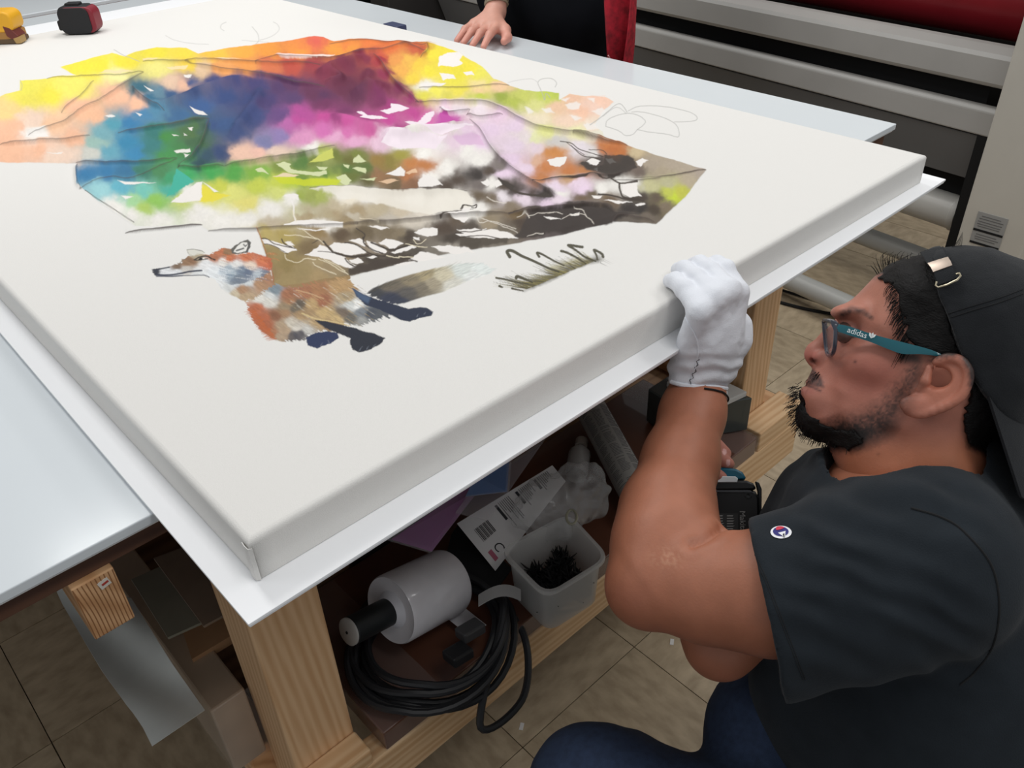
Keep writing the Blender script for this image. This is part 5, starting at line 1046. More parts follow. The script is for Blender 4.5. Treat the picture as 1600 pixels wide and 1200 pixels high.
# ---- jeans and shoes
m_jean = mat('dark_denim', (44, 58, 84), .9, var=.18, scale=120, bump=.3, bscale=800)
KN, KF, PE_ = pd(930, 1240, 1.02), pd(1196, 1140, 1.06), pd(1500, 1420, 1.0)
KN[2] = max(KN[2], .3); fN, fF = np.array([KN[0] + .05, KN[1] - .10, .07]), np.array([KF[0] + .16, KF[1] - .04, .07])
jp = np.array([KN, KF, PE_, fN, fF]); jn = Field(jp.min(0) - .17, jp.max(0) + .17, .0055)
PN, PF2 = PE_ + HF.c * .06, PE_ - HF.c * .06
jn.chain([PN, .5 * (PN + KN) + (0, 0, .01), KN, fN], [.125, .095, .072, .055], .04); jn.chain([PF2, .5 * (PF2 + KF), KF, fF], [.12, .09, .066, .055], .04); jn.cone(PN, PF2, .13, .13, .05)
jn.plane((0, 0, .035), (0, 0, -1))
V_j, Q_j = jn.mesh(); V_j = relax(V_j, Q_j, 3); nn = vnormals(V_j, Q_j); V_j = V_j + nn * (.004 * fbm(V_j, 18., 2, 3))[:, None]
link('jeans', V_j, Q_j, m_jean, man, smooth=True)
for f_, d_ in ((fN, KN), (fF, KF)):
    e = np.array([-.6, .8, 0]); s2 = Field(f_ - .16, f_ + .16, .005); s2.chain([f_ + (0, 0, -.03), f_ + e * .07 + (0, 0, -.035), f_ + e * .14 + (0, 0, -.04)], [.042, .042, .034], .02); s2.plane((0, 0, .001), (0, 0, -1)); v_, q_ = s2.mesh(); link('shoe', v_, q_, mat('shoe_black', (30, 30, 32), .6), man, smooth=True)

# ---- white cotton glove on the left hand
gw = mat('white_cotton_glove', (226, 229, 236), .9, bump=.35, bscale=900, var=.02, scale=40)
WR = LA[0]; yb = -.052
MC = [aty(1093, 486, yb), aty(1115, 466, yb), aty(1136, 453, yb), aty(1152, 458, yb)]
TP = [atz(1047, 438, ZC + .0085), atz(1060, 421, ZC + .0085), atz(1084, 414, ZC + .0085), atz(1112, 415, ZC + .0085)]
gf = Field(np.minimum(np.min(MC + TP, 0), WR) - .05, np.maximum(np.max(MC + TP, 0), WR) + .05, .0018)
ku = np.array([0, 0, 1.])
for i, (m_, t_) in enumerate(zip(MC, TP)):
    rb = (.0125, .0135, .0138, .0130)[i]; pip = .5 * m_ + .5 * t_; pip[2] = max(ZC + .0165 + (.0, .001, .002, .002)[i], .5 * (m_[2] + t_[2]) + .006)
    gf.cone(WR + (m_ - m_ * 0 - WR) * .25 + CAM_R[0] * (-.018 + .012 * i), m_, .018, rb + .0015, .016)
    gf.chain([m_, pip, .35 * pip + .65 * t_ + (0, 0, .004), t_], [rb, rb * .86, rb * .80, rb * .70], .005)
gf.chain([WR + (0, 0, -.012), WR + (0, 0, .02), .5 * (WR + .5 * (MC[1] + MC[2]))], [.0385, .0365, .036], .02, flat=((0, 1, 0), .8))
th = [aty(1132, 562, yb + .002), aty(1152, 530, yb - .004), aty(1153, 508, yb + .002), aty(1146, 488, yb + .010)]
gf.chain(th, [.020, .0155, .0140, .0115], .012)
V_g, Q_g = gf.mesh(); V_g = relax(V_g, Q_g, 1); nn = vnormals(V_g, Q_g); q = pix(V_g)
wr_ = np.sin(q[:, 1] / 3.4 + 2. * fbm(q, 1 / 30., 3, 2) + .02 * q[:, 0]) * soft(q[:, 1], 530, 585) * .0012
V_g = V_g + nn * (wr_ + .0014 * fbm(V_g, 60., 5, 3))[:, None]
glove = link('glove', V_g, Q_g, gw, man, smooth=True); SF_g = Surf(V_g, Q_g)
fa = LA[1] - LA[0]; fa /= np.linalg.norm(fa); u1 = np.cross(fa, CAM_R[2]); u1 /= np.linalg.norm(u1); u2 = np.cross(fa, u1); cc = WR - fa * -.004
ring = [cc + .0385 * (math.cos(t) * u1 + .95 * math.sin(t) * u2) + fa * .0012 * math.sin(3 * t) for t in np.linspace(0, 2 * math.pi, 48, endpoint=False)]
MB().tube(SF_g.path([(1050, 596), (1068, 601), (1092, 603), (1114, 604), (1134, 607)], .0006, 40), .0030, 8).build('rolled_cuff', gw, glove, smooth=True)
p_ = SF_g.path([(1047, 452), (1062, 474), (1073, 500), (1086, 525), (1091, 548), (1086, 575), (1080, 596)], .0004, 50)
MB().tube(p_, .0011, 6).build('side_seam', gw, glove, smooth=True)
stz = MB(); pz = SF_g.path([(1091, 560), (1088, 572), (1083, 586), (1078, 599)], .0012, 9)
for i in range(len(pz) - 1): stz.tube([pz[i] + u1 * .0016 * (-1) ** i, pz[i + 1] - u1 * .0016 * (-1) ** i], .0004, 5)
stz.build('cuff_stitches', m_stitch, glove)
SF_a = Surf(V_a, Q_a); ht = list(SF_a.path([(1100, 608), (1114, 610), (1127, 613)], .0014, 10)); dq = float((ht[-1] - CAM_C) @ CAM_R[2])
ht += [pd(1134, 616, dq + .006), pd(1138, 622, dq + .012), pd(1137, 627, dq + .018), pd(1132, 628, dq + .022)]
MB().tube(smoothpath(ht, 40), .0012, 6).build('hair_tie', mat('black_elastic', (16, 16, 18), .6), man, smooth=True)
# ================================================================== roll laminator behind the bench
mc = thing('roll_laminator', (2.4, 1.3, 0), 'large grey roll laminator with a red roller behind the bench', 'machine')
m_silver = mat('silver_panel', (172, 170, 166), .42, metal=.0, var=.05, scale=6)
m_grey = mat('dark_grey_panel', (112, 113, 115), .5, metal=.0, var=.04, scale=5)
m_void = mat('black_recess', (14, 14, 15), .8)
m_redr = mat('red_silicone', (140, 30, 40), .35, var=.08, scale=9)
m_beige = mat('beige_enamel', (196, 192, 182), .5, var=.03, scale=8)
dm = np.array([.10, 1., 0]); dm /= np.linalg.norm(dm); M0 = np.array([2.2, .27, 0.]); ML = 2.6
def mprof(pts, s0=-.058, s1=ML, dx=0.):
    """cross-section given as (x offset, z), swept along the machine"""
    base = [M0 + dm * s0 + np.array([x + dx, 0, z]) for x, z in pts]; return MB().prism(base, dm * (s1 - s0))
mprof([(.0, .722), (.035, .712), (.05, .722), (.05, .815), (.03, .812), (.0, .800), (-.006, .79), (-.006, .732)]).build('upper_panel', m_silver, mc, bevel=.004)
mprof([(.05, .60), (.25, .60), (.25, .775), (.05, .775)], .01, ML - .01).build('inner_housing', m_void, mc)
mprof([(.0, .598), (.045, .598), (.045, .662), (.03, .668), (.008, .668), (.0, .660)]).build('middle_panel', m_silver, mc, bevel=.004)
mprof([(.012, .592), (.03, .592), (.085, .452), (.068, .452)]).build('lower_panel', m_grey, mc, bevel=.003)
rc = M0 + np.array([.215, 0, .905])
MB().lathe([(.03, .0), (.118, .0), (.12, .004), (.12, ML - .06), (.118, ML - .05), (.03, ML - .05)], rc + dm * -.04, dm, 40).build('red_roller', m_redr, mc, smooth=True)
mprof([(.07, 1.06), (.42, 1.06), (.42, 1.30), (.12, 1.30)]).build('top_cover', m_beige, mc, bevel=.01)
mprof([(.12, .35), (.30, .35), (.30, .60), (.12, .60)], .02, ML - .02).build('lower_recess', m_void, mc)
MB().lathe([(.02, -.005), (.050, -.005), (.052, 0), (.052, .012), (.0485, .014), (.0485, ML - .3), (.02, ML - .3)], M0 + np.array([.1, 0, .335]) + dm * .01, dm, 32).build('take_up_roller', mat('aluminium_tube', (186, 184, 178), .35), mc, smooth=True)
MB().lathe([(.02, -.012), (.044, -.012), (.044, -.0052), (.02, -.0052)], M0 + np.array([.1, 0, .335]) + dm * .01, dm, 32).build('roller_end_cap', m_void, mc, smooth=True)
for z_, dx in ((.12, .19), (.075, -.165)):
    MB().tube([M0 + np.array([dx, .0, z_]) + dm * .02, M0 + np.array([dx, 0, z_]) + dm * (ML - .05)], .031, 20).build('base_tube', mat('base_tube_grey', (176, 176, 172), .4), mc, smooth=True)
# end post with printed plate, feet
PX0, PY0 = 2.10, .208
MB().add([(PX0, .208, 0.), (PX0, .045, 0.), (PX0 + .42, .045, 0.), (PX0 + .42, .208, 0.), (PX0, .203, 1.32), (PX0, .04, 1.32), (PX0 + .42, .04, 1.32), (PX0 + .42, .203, 1.32)],
         [(0, 3, 2, 1), (4, 5, 6, 7), (0, 1, 5, 4), (1, 2, 6, 5), (2, 3, 7, 6), (3, 0, 4, 7)]).build('end_post', m_beige, mc, bevel=.006)
MB().box((PX0 + .1, .2085, .02), (PX0 + .4, .262, .6)).build('bearing_bracket', m_void, mc)
MB().box((PX0 + .1, 2.86, 0), (PX0 + .52, 3.0, 1.32)).build('end_post', mat('dark_enamel', (44, 42, 42), .6), mc, bevel=.006)
pl_ = MB().box((PX0 - .0015, .098, .357), (PX0 - .0002, .173, .444)).build('rating_plate', mat('plate_grey', (150, 150, 148), .5), mc)
for z0, z1 in ((.392, .398), (.3565, .3625)): MB().box((PX0 - .0022, .0985, z0), (PX0 - .0016, .1725, z1)).build('plate_band', m_void, pl_)
for z0 in (.405, .411, .418, .426, .433, .370, .376, .383): MB().box((PX0 - .0020, .104 + .01 * RNG.random(), z0), (PX0 - .0016, .160 + .008 * RNG.random(), z0 + .0022)).build('plate_line', mat('plate_ink', (104, 104, 104), .6), pl_)
cb = smoothpath([(2.12, .42, .006), (2.05, .60, .006), (2.02, .85, .006), (2.06, 1.15, .006), (2.2, 1.5, .006)], 40)
MB().tube(cb, .005, 8).build('power_cable', m_void, mc, smooth=True)
cb2 = smoothpath([(2.16, .40, .006), (2.12, .62, .006), (2.10, .9, .006), (2.15, 1.2, .006), (2.28, 1.5, .006)], 40)
MB().tube(cb2, .004, 8).build('power_cable', m_void, mc, smooth=True)

# ================================================================== walls and dark storage in the background
m_wall = mat('grey_wall_paint', (150, 148, 144), .8, var=.03, scale=2)
tag(MB().box((4.3, -2.5, 0), (4.4, 6.4, 3.0)).build('wall_right', m_wall), 'plain grey workshop wall behind the laminator', None, None, 'structure')
tag(MB().box((-2.9, 5.6, 0), (4.3, 5.7, 3.0)).build('wall_back', m_wall), 'plain grey workshop wall at the far end', None, None, 'structure')
sh_ = thing('storage_shelf', (3.0, 3.9, 0), 'dark brown storage shelf standing beyond the far end of the bench', 'shelf')
m_dkw = wood('dark_stained_board', (60, 46, 38), (40, 30, 26), 1, .6); 
for z_ in (.06, .42, .80, 1.16): MB().box((2.75, 3.02, z_), (3.3, 5.0, z_ + .03)).build('shelf_board', m_dkw, sh_, bevel=.002)
for y_ in (3.0, 5.0): MB().box((2.74, y_ - .02, 0), (3.31, y_ + .015, 1.3)).build('upright', m_dkw, sh_, bevel=.002)
MB().box((3.312, 3.0, 0), (3.33, 5.0, 1.3)).build('back_panel', mat('shelf_back', (26, 24, 24), .8), sh_)
for k, (y_, w_, h_, c_) in enumerate(((3.15, .3, .24, (38, 36, 38)), (3.55, .34, .2, (88, 70, 50)), (4.0, .3, .26, (30, 32, 38)), (4.4, .4, .22, (60, 52, 46)))):
    bx_ = MB().box((2.80, y_, .4505), (3.2, y_ + w_, .45 + h_)).build('storage_box', mat('storage_box_%d' % k, c_, .7, var=.1), None, bevel=.006)
    tag(bx_, ('black storage box at the near end of the dark shelf', 'brown cardboard box second along the dark shelf', 'dark blue storage box third along the dark shelf', 'wide taupe box at the far end of the dark shelf')[k], 'box', 'boxes on the dark shelf')

# ================================================================== second person, seen from hand to waist
wm = thing('person', (1.66, 1.18, 0), 'person in black clothes and red scarf, resting a hand on the bench', 'person')
m_blk = mat('black_cloth', (17, 19, 24), .95, var=.1, scale=20, spec=.15)
wb = Field((1.42, .78, .02), (2.0, 1.70, 1.50), .012)
wb.chain([(1.69, 1.18, .06), (1.69, 1.20, .85)], [.09, .12], .05); wb.chain([(1.69, 1.42, .06), (1.69, 1.39, .85)], [.09, .12], .05)
for z_, rx, ry in ((.90, .135, .27), (1.05, .13, .26), (1.2, .13, .24), (1.33, .12, .20)): wb.ell((1.655, 1.30, z_), (rx, ry, .16), .05)
wb.chain([(1.66, 1.45, 1.36), (1.62, 1.49, 1.22)], [.07, .06], .03); wb.chain([(1.66, 1.12, 1.36), (1.72, 1.08, 1.15), (1.70, 1.08, .98)], [.07, .055, .045], .03)
v_, q_ = wb.mesh(); v_ = relax(v_, q_, 2); v_ = v_ + vnormals(v_, q_) * (.006 * fbm(v_, 9., 3, 3))[:, None]
link('dark_clothes', v_, q_, m_blk, wm, smooth=True)
hp_ = Field((1.20, 1.04, .84), (1.72, 1.56, 1.40), .0034)
zt = ZB + .0085
kn = [(1.345, 1.262), (1.347, 1.238), (1.350, 1.212), (1.352, 1.186)]; tp_ = [(1.262, 1.236), (1.256, 1.205), (1.256, 1.170), (1.262, 1.135)]
wrist = np.array([1.425, 1.262, .905]); arm = [wrist, np.array([1.46, 1.30, .96]), np.array([1.52, 1.38, 1.06]), np.array([1.60, 1.46, 1.22])]
hp_.chain(arm, [.026, .029, .035, .04], .02)
for (kx, ky), (tx, ty_) in zip(kn, tp_):
    K_ = np.array([kx, ky, ZB + .030]); T_ = np.array([tx, ty_, zt]); hp_.cone(wrist + (-.01, 0, -.006), K_, .019, .0135, .016); hp_.chain([K_, .5 * (K_ + T_) + (0, 0, .007), T_], [.0125, .0100, .0078], .006)
hp_.chain([wrist + (-.02, -.01, -.012), (1.372, 1.175, ZB + .022), (1.350, 1.143, ZB + .014), (1.326, 1.128, ZB + .011)], [.019, .0145, .0115, .0095], .010)
v_, q_ = hp_.mesh(); v_ = relax(v_, q_, 1)
cw = np.tile(lin((206, 152, 134)), (len(v_), 1)) * (1 + .06 * fbm(v_, 40., 3, 2))[:, None]; rd = np.exp(-((v_[:, 2] - ZB - .012) / .02) ** 2)[:, None]; cw = cw * (1 - .35 * rd) + lin((212, 132, 120)) * .35 * rd
link('body', v_, q_, m_skin, wm, smooth=True, cols=np.clip(cw, 0, 1))
bd = arm[1] - arm[0]; bd /= np.linalg.norm(bd); u1 = np.cross(bd, (0, 0, 1)); u1 /= np.linalg.norm(u1); u2 = np.cross(bd, u1)
for k in (0, 1): MB().tube([wrist + bd * (.018 + .007 * k) + .0295 * (math.cos(t) * u1 + math.sin(t) * u2) + bd * .003 * math.sin(t + 2 * k) for t in np.linspace(0, 2 * math.pi, 36, endpoint=False)], .0028, 6, closed=True).build('cord_bracelet', mat('grey_cord', (146, 134, 112), .8), wm, smooth=True)
m_scarf = mat('red_scarf', (150, 18, 36), .8, var=.45, scale=70); m_scp = mat('scarf_print', (220, 170, 170), .8)
sc = []
for i in range(26):
    t = i / 25.; z_ = 1.34 - .56 * t; row = []
    for j in range(13):
        u = j / 12.; row.append((1.505 + .030 * math.sin(u * 9 + 1.5 * t) + .05 * (1 - t) ** 2, .955 - .085 * u - .012 * math.sin(7 * t + 3 * u) + .03 * (1 - t), z_ + .008 * math.sin(u * 11)))
    sc.append(row)
scarf = MB().sheet(sc, .003).build('scarf', m_scarf, wm, smooth=True); sc = np.array(sc)
for k in range(14):
    i = 3 + int(22 * RNG.random()); j = 1 + int(10 * RNG.random()); p_ = sc[min(i, 24), j]; q2 = sc[min(i + 1, 25), min(j + 1, 12)]
    MB().tube([p_ + (-.004, 0, 0), .5 * (p_ + q2) + (-.0045, .004, 0), q2 + (-.004, 0, 0)], .0018, 5).build('scarf_motif', m_scp, scarf)
# head and hair above the frame
hh = Field((1.50, 1.14, 1.36), (1.84, 1.42, 1.80), .006); hh.ell((1.645, 1.28, 1.62), (.088, .074, .112), .02); hh.cone((1.67, 1.28, 1.38), (1.66, 1.28, 1.56), .052, .05, .02); hh.ell((1.56, 1.28, 1.60), (.018, .012, .02), .012); hh.ell((1.60, 1.28, 1.55), (.04, .04, .04), .02)
v_, q_ = hh.mesh(); link('head', v_, q_, m_skin, wm, smooth=True, cols=np.tile(lin((206, 152, 134)), (len(v_), 1)))
hh = Field((1.52, 1.13, 1.36), (1.86, 1.43, 1.82), .006); hh.ell((1.668, 1.28, 1.645), (.098, .088, .11), .02); hh.cone((1.72, 1.28, 1.6), (1.735, 1.28, 1.42), .075, .05, .03); hh.ell((1.57, 1.28, 1.60), (.065, .062, .085), .01, 's')
v_, q_ = hh.mesh(); link('hair', v_, q_, m_hair, wm, smooth=True)

# ================================================================== tape measures on the far end of the canvas
def rbox(mb, c, ex, ey, ez, hx, hy, hz, r=.3, n=6):
    """box with rounded outline in its x-z plane"""
    c = np.asarray(c, float); o_ = []
    for sx, sz, a0_ in ((1, 1, 0), (-1, 1, 90), (-1, -1, 180), (1, -1, 270)):
        for k in range(n + 1):
            a = math.radians(a0_ + 90 * k / n); o_.append(c + ex * (sx * (hx - r) + r * math.cos(a)) + ez * (sz * (hz - r) + r * math.sin(a)) - ey * hy)
    return mb.prism(o_, ey * 2 * hy)
ZT = ZC + .0004
t1 = thing('tape_measure', (.60, 1.985, ZT), 'black tape measure with dark red trim near the far canvas edge', 'tape measure')
ex = np.array([.72, -.69, 0]); ey = np.array([.69, .72, 0]); ez = np.array([0, 0, 1.]); c1 = np.array([.600, 1.955, ZT + .034])
m_tb = mat('black_rubber', (26, 27, 30), .6); m_tr = mat('dark_red_plastic', (128, 32, 46), .45)
rbox(MB(), c1, ex, ey, ez, .044, .020, .034, .018).build('case', m_tb, t1, smooth=True, bevel=.003)
rbox(MB(), c1 + ex * .006 + ez * .001, ex, ey, ez, .043, .0225, .031, .018).build('trim', m_tr, t1, smooth=True, bevel=.003)
rbox(MB(), c1 - ey * .0225 - ex * .002, ex, ey, ez, .040, .0025, .031, .016).build('side_grip', m_tb, t1, smooth=True, bevel=.001)
rbox(MB(), c1 + ez * .036 + ex * -.004, ex, ey, ez, .018, .012, .004, .003).build('lock_button', m_tb, t1, smooth=True, bevel=.001)
rbox(MB(), c1 - ex * .046 - ez * .012, ex, ey, ez, .008, .014, .012, .004).build('blade_mouth', m_tb, t1, smooth=True, bevel=.001)
t3 = thing('tape_measure', (.45, 2.0, ZT), 'yellow tape measure at the left end of the far canvas edge', 'tape measure')
m_ty = mat('yellow_plastic', (226, 168, 34), .4); c2 = np.array([.428, 2.025, ZT + .040]); ey3 = ey; ex3 = ex
rbox(MB(), c2 + ez * .012, ex3, ey3, ez, .050, .030, .024, .018).build('case', m_ty, t3, smooth=True, bevel=.004)
rbox(MB(), c2 - ez * .020, ex3, ey3, ez, .047, .028, .0098, .004).build('lower_case', mat('tan_plastic', (168, 122, 62), .5), t3, bevel=.002)
rbox(MB(), c2 - ez * .0335, ex3, ey3, ez, .049, .029, .0055, .003).build('base_rail', mat('brown_plastic', (96, 76, 54), .6), t3, bevel=.001)  # brown band along the foot of the case
MB().prism([c2 + ex3 * x + ez * z - ey3 * .031 for x, z in ((.024, .004), (.040, -.002), (.054, -.020), (.054, -.030), (.036, -.028), (.026, -.020))], ey3 * .040).build('blade_hook', mat('maroon_plastic', (104, 44, 36), .4), t3, bevel=.0015)
MB().prism([c2 + ex3 * x + ez * z - ey3 * .0315 for x, z in ((.040, -.026), (.057, -.022), (.057, -.038), (.044, -.039))], ey3 * .030).build('hook_tip', mat('tan_metal', (178, 146, 92), .4, metal=.3), t3, bevel=.001)
for dz in (.020, .026): rbox(MB(), c2 + ez * dz - ex3 * .020 - ey3 * .0305, ex3, ey3, ez, .018, .0008, .0012, .001).build('case_mark', mat('mark_brown', (120, 96, 40), .6), t3)
er = MB().box((1.172, 1.365, ZB + .0006), (1.205, 1.425, ZB + .040)).build('eraser_block', mat('navy_plastic', (52, 60, 92), .5), None, bevel=.003)
tag(er, 'small navy blue block tucked behind the far canvas edge', 'block')
# ================================================================== things stored under the bench
m_clear = mat('clear_film', (236, 236, 236), .18, alpha=.07, spec=.8, bump=.8, bscale=60)
m_brownp = mat('brown_board_face', (92, 58, 44), .3, var=.12, scale=8, coat=.4)
pk = thing('wrapped_boards', (.6, .26, .3022), 'brown boards shrink-wrapped in clear film along the front of the shelf', 'boards')
MB().box((.136, .1145, .3022), (1.032, .40, .343)).build('boards', m_brownp, pk, bevel=.002)
gr = [[(x, .1135 - .0015 * RNG.random(), z) for z in np.linspace(.303, .3435, 5)] for x in np.linspace(.134, 1.035, 60)]
MB().sheet(gr).build('film_front', m_clear, pk, smooth=True)
gr = [[(.1345 - .002 * RNG.random(), y, z) for z in np.linspace(.303, .3435, 6)] for y in np.linspace(.1135, .40, 16)]
MB().sheet(gr).build('film_end', m_clear, pk, smooth=True)
gr = [[(x, y, .3434 + .0022 * RNG.random()) for y in np.linspace(.1135, .40, 12)] for x in np.linspace(.134, .24, 10)]
MB().sheet(gr).build('film_top', m_clear, pk, smooth=True)
gr = [[(x, y, .3434 + .0022 * RNG.random()) for y in np.linspace(.1135, .40, 12)] for x in np.linspace(.96, 1.035, 10)]
MB().sheet(gr).build('film_top', m_clear, pk, smooth=True)
# --- stretch-film roll
e = np.array([.95, .08, -.30]); e /= np.linalg.norm(e); zS = .3465
rl = thing('film_roll', (.28, .22, zS), 'hand roll of white stretch film with a black handle, left of the cable coil', 'roll')
c0 = atz(610, 954, zS + .088); m_film = mat('milky_film', (206, 204, 208), .25, var=.03, scale=40, coat=.3)
MB().lathe([(.030, .004), (.042, .004), (.050, .0), (.052, .004), (.052, .112), (.050, .118), (.024, .118)], c0, e, 48).build('film', m_film, rl, smooth=True)
MB().lathe([(.0205, -.006), (.0225, -.004), (.030, .006), (.036, .010), (.026, .012)], c0, e, 40).build('core_flange', mat('white_plastic', (196, 196, 202), .35), rl, smooth=True)
MB().lathe([(.0, -.074), (.0185, -.074), (.0205, -.072), (.0205, .02), (.0, .02)], c0, e, 32).build('handle', mat('black_tube', (20, 24, 26), .45), rl, smooth=True)
MB().lathe([(.0, -.079), (.0170, -.079), (.0200, -.077), (.0200, -.0742), (.0, -.0742)], c0, e, 32).build('end_cap', mat('grey_cap', (168, 166, 162), .5), rl, smooth=True)
MB().lathe([(.0, -.0798), (.0022, -.0798), (.0022, -.0792), (.0, -.0792)], c0, e, 12).build('cap_hole', m_void, rl)
p_ = [[c0 + e * (.085 + .04 * u) + np.array([0, 0, -.047 - .004 * v]) + np.cross(e, (0, 0, 1)) * (.02 + .055 * v) for v in np.linspace(0, 1, 6)] for u in np.linspace(0, 1, 6)]
MB().sheet(p_, .0004).build('film_tail', m_film, rl, smooth=True)
# --- cable coil
cb = thing('cable_coil', (.28, .17, zS), 'coil of thick black extension cable on the lower shelf', 'cable'); m_cab = mat('black_rubber_cable', (30, 31, 34), .5)
cc = atz(676, 1000, .36); ptsC = []
NL = 7
for i in range(NL * 40):
    t = i / 40. * 2 * math.pi; lp = i / 40.; k = int(lp)
    ra = .112 + .012 * math.sin(1.7 * lp) + .003 * (k % 4); rb = .098 + .012 * math.cos(1.3 * lp)
    x_ = cc[0] + .010 * math.sin(lp * 1.1) + ra * math.cos(t); y_ = cc[1] + .006 * math.cos(lp * 2.3) + rb * math.sin(t)
    z_ = zS + .006 + .0052 * k + .006 * math.sin(2 * t + lp); z_ -= max(0, .112 - y_) * .55
    ptsC.append((x_, y_, max(z_, zS + .006 if y_ > .112 else .20)))
ptsC = np.array(ptsC)
MB().tube(ptsC, .0056, 8).build('cable', m_cab, cb, smooth=True)
lo_ = smoothpath([ptsC[-1], ptsC[-1] + (-.03, -.04, .0), (cc[0] - .02, cc[1] - .125, .30), (cc[0] + .06, cc[1] - .13, .29), (cc[0] + .12, cc[1] - .07, .33), (cc[0] + .12, cc[1] + .02, .37)], 50)
MB().tube(lo_, .0056, 8).build('loose_loop', m_cab, cb, smooth=True)
q0 = atz(735, 985, .40); MB().obox(q0, e * .022, np.cross(e, (0, 0, 1)) * .012, (0, 0, .010)).build('plug', mat('grey_plug', (62, 62, 64), .5), cb, bevel=.003)
q1 = atz(716, 1022, .395); MB().obox(q1, e * .020, np.cross(e, (0, 0, 1)) * .014, (0, 0, .010)).build('socket_end', m_cab, cb, bevel=.003)
st_ = [[atz(748 + 66 * u, 938 - 16 * math.sin(2.6 * u) - 8 + 18 * v, .432 + .006 * math.sin(5 * u)) for v in np.linspace(0, 1, 4)] for u in np.linspace(0, 1, 12)]
MB().sheet(st_, .0012).build('foam_tie', mat('grey_foam', (150, 150, 150), .8), cb, smooth=True)
# --- clear tub with dark brushes and a plastic bag
tu = thing('plastic_tub', (.47, .11, zS), 'translucent plastic tub of dark scraps at the front of the shelf', 'tub')
m_tub = mat('milky_plastic', (208, 208, 206), .3, alpha=.45, spec=.5)
k4 = [atz(x, y, .445)[:2] for x, y in ((782, 862), (854, 934), (951, 874), (888, 806))]; cen2 = np.mean(k4, 0)
def rrect(scale, n=6, r=.22):
    out = []; P = [cen2 + (np.array(p) - cen2) * scale for p in k4]
    for i in range(4):
        a, b, c_ = P[i - 1], P[i], P[(i + 1) % 4]; s0, s1 = b + (a - b) * r, b + (c_ - b) * r
        for t in np.linspace(0, 1, n): out.append((1 - t) ** 2 * s0 + 2 * t * (1 - t) * b + t * t * s1)
    return np.array(out)
zs_ = [(.62, zS + .001), (.80, zS + .001), (.86, zS + .006), (.93, .430), (.955, .440), (1.04, .442), (1.05, .446), (1.03, .450), (.95, .449), (.90, .436), (.82, zS + .009), (.60, zS + .005)]
Vt = []; nt_ = 24
for s_, z_ in zs_: Vt += [(*p, z_) for p in rrect(s_)]
Ft = [(i * nt_ + k, i * nt_ + (k + 1) % nt_, (i + 1) * nt_ + (k + 1) % nt_, (i + 1) * nt_ + k) for i in range(len(zs_) - 1) for k in range(nt_)] + [list(range(nt_ - 1, -1, -1)), list(range((len(zs_) - 1) * nt_, len(zs_) * nt_))]
MB().add(Vt, Ft).build('tub_wall', m_tub, tu, smooth=True)
bs = MB(); 
for k in range(900):
    p = cen2 + (rrect(.60)[int(RNG.random() * 24)] - cen2) * math.sqrt(RNG.random()); d_ = RNG.normal(0, 1, 3); d_[2] = abs(d_[2]) + .4; d_ /= np.linalg.norm(d_)
    s_ = np.array([p[0], p[1], zS + .008 + .048 * RNG.random()]); bs.tube([s_, s_ + d_ * .012 + (0, 0, -.002), s_ + d_ * .022], [.0022, .0020, .0006], 4)
sc_ = bs.build('dark_scraps', mat('black_bristle', (14, 14, 16), .7), None); tag(sc_, 'pile of black bristly scraps inside the plastic tub', 'scraps', None, 'stuff')
ba = thing('plastic_bag', (.56, .2, zS), 'crumpled clear plastic bag behind the plastic tub', 'bag'); bf_ = Field((.44, .09, zS - .002), (.70, .32, .56), .005)
bf_.ell(atz(868, 790, .44), (.07, .055, .045), .02); bf_.ell(atz(905, 770, .43), (.05, .05, .05), .02); bf_.ell(atz(840, 800, .45), (.035, .035, .035), .02); bf_.plane((0, 0, zS + .0005), (0, 0, -1))
v_, q_ = bf_.mesh(); v_ = relax(v_, q_, 2); v_ = v_ + vnormals(v_, q_) * (.016 * fbm(v_, 42., 5, 3))[:, None]; v_[:, 2] = np.maximum(v_[:, 2], zS + .0005)
link('bag_film', v_, q_, mat('bag_film', (206, 206, 206), .2, alpha=.30, spec=.9), ba, smooth=False)
MB().tube([atz(893 + 8 * math.cos(t), 808 + 11 * math.sin(t), .475) for t in np.linspace(0, 2 * math.pi, 24, endpoint=False)], .0022, 6, closed=True).build('bag_ring', mat('olive_ring', (150, 148, 130), .5), ba, smooth=True)
# --- printed card with barcode
cdn = thing('instruction_card', (.5, .23, zS), 'white printed instruction card with barcode leaning behind the tub', 'card')
k0, k1, k2, k3 = atz(714, 818, .43), atz(863, 727, .46), atz(884, 752, .42), atz(774, 892, .375)
pn_ = np.cross(k1 - k0, k3 - k0); d2_ = ray(884, 752); k2 = CAM_C + d2_ * (((k0 - CAM_C) @ pn_) / (d2_ @ pn_))
def cpt(u, v): return (1 - u) * ((1 - v) * k0 + v * k3) + u * ((1 - v) * k1 + v * k2)
cnrm = np.cross(k1 - k0, k3 - k0); cnrm /= np.linalg.norm(cnrm); cnrm = cnrm if cnrm @ (CAM_C - k0) > 0 else -cnrm
MB().prism([k0, k1, k2, k3], -cnrm * .0008).build('card', mat('card_white', (212, 210, 210), .6), cdn)
m_print = mat('card_ink', (112, 110, 112), .7); m_pdk = mat('card_dark_ink', (40, 40, 44), .7)
def strip(u0, u1, v0, v1, m_, nm): MB().prism([cpt(u, v) + cnrm * .0003 for u, v in ((u0, v0), (u1, v0), (u1, v1), (u0, v1))], cnrm * .0002).build(nm, m_, cdn)
for blk, (ua, ub) in enumerate(((.34, .52), (.56, .72), (.76, .93))):
    strip(ua + .01, ua + .035, .10, .50, m_pdk, 'heading')
    for k in range(7): strip(ua + .05 + .018 * k, ua + .057 + .018 * k, .08, .30 + .5 * RNG.random(), m_print, 'text_line')
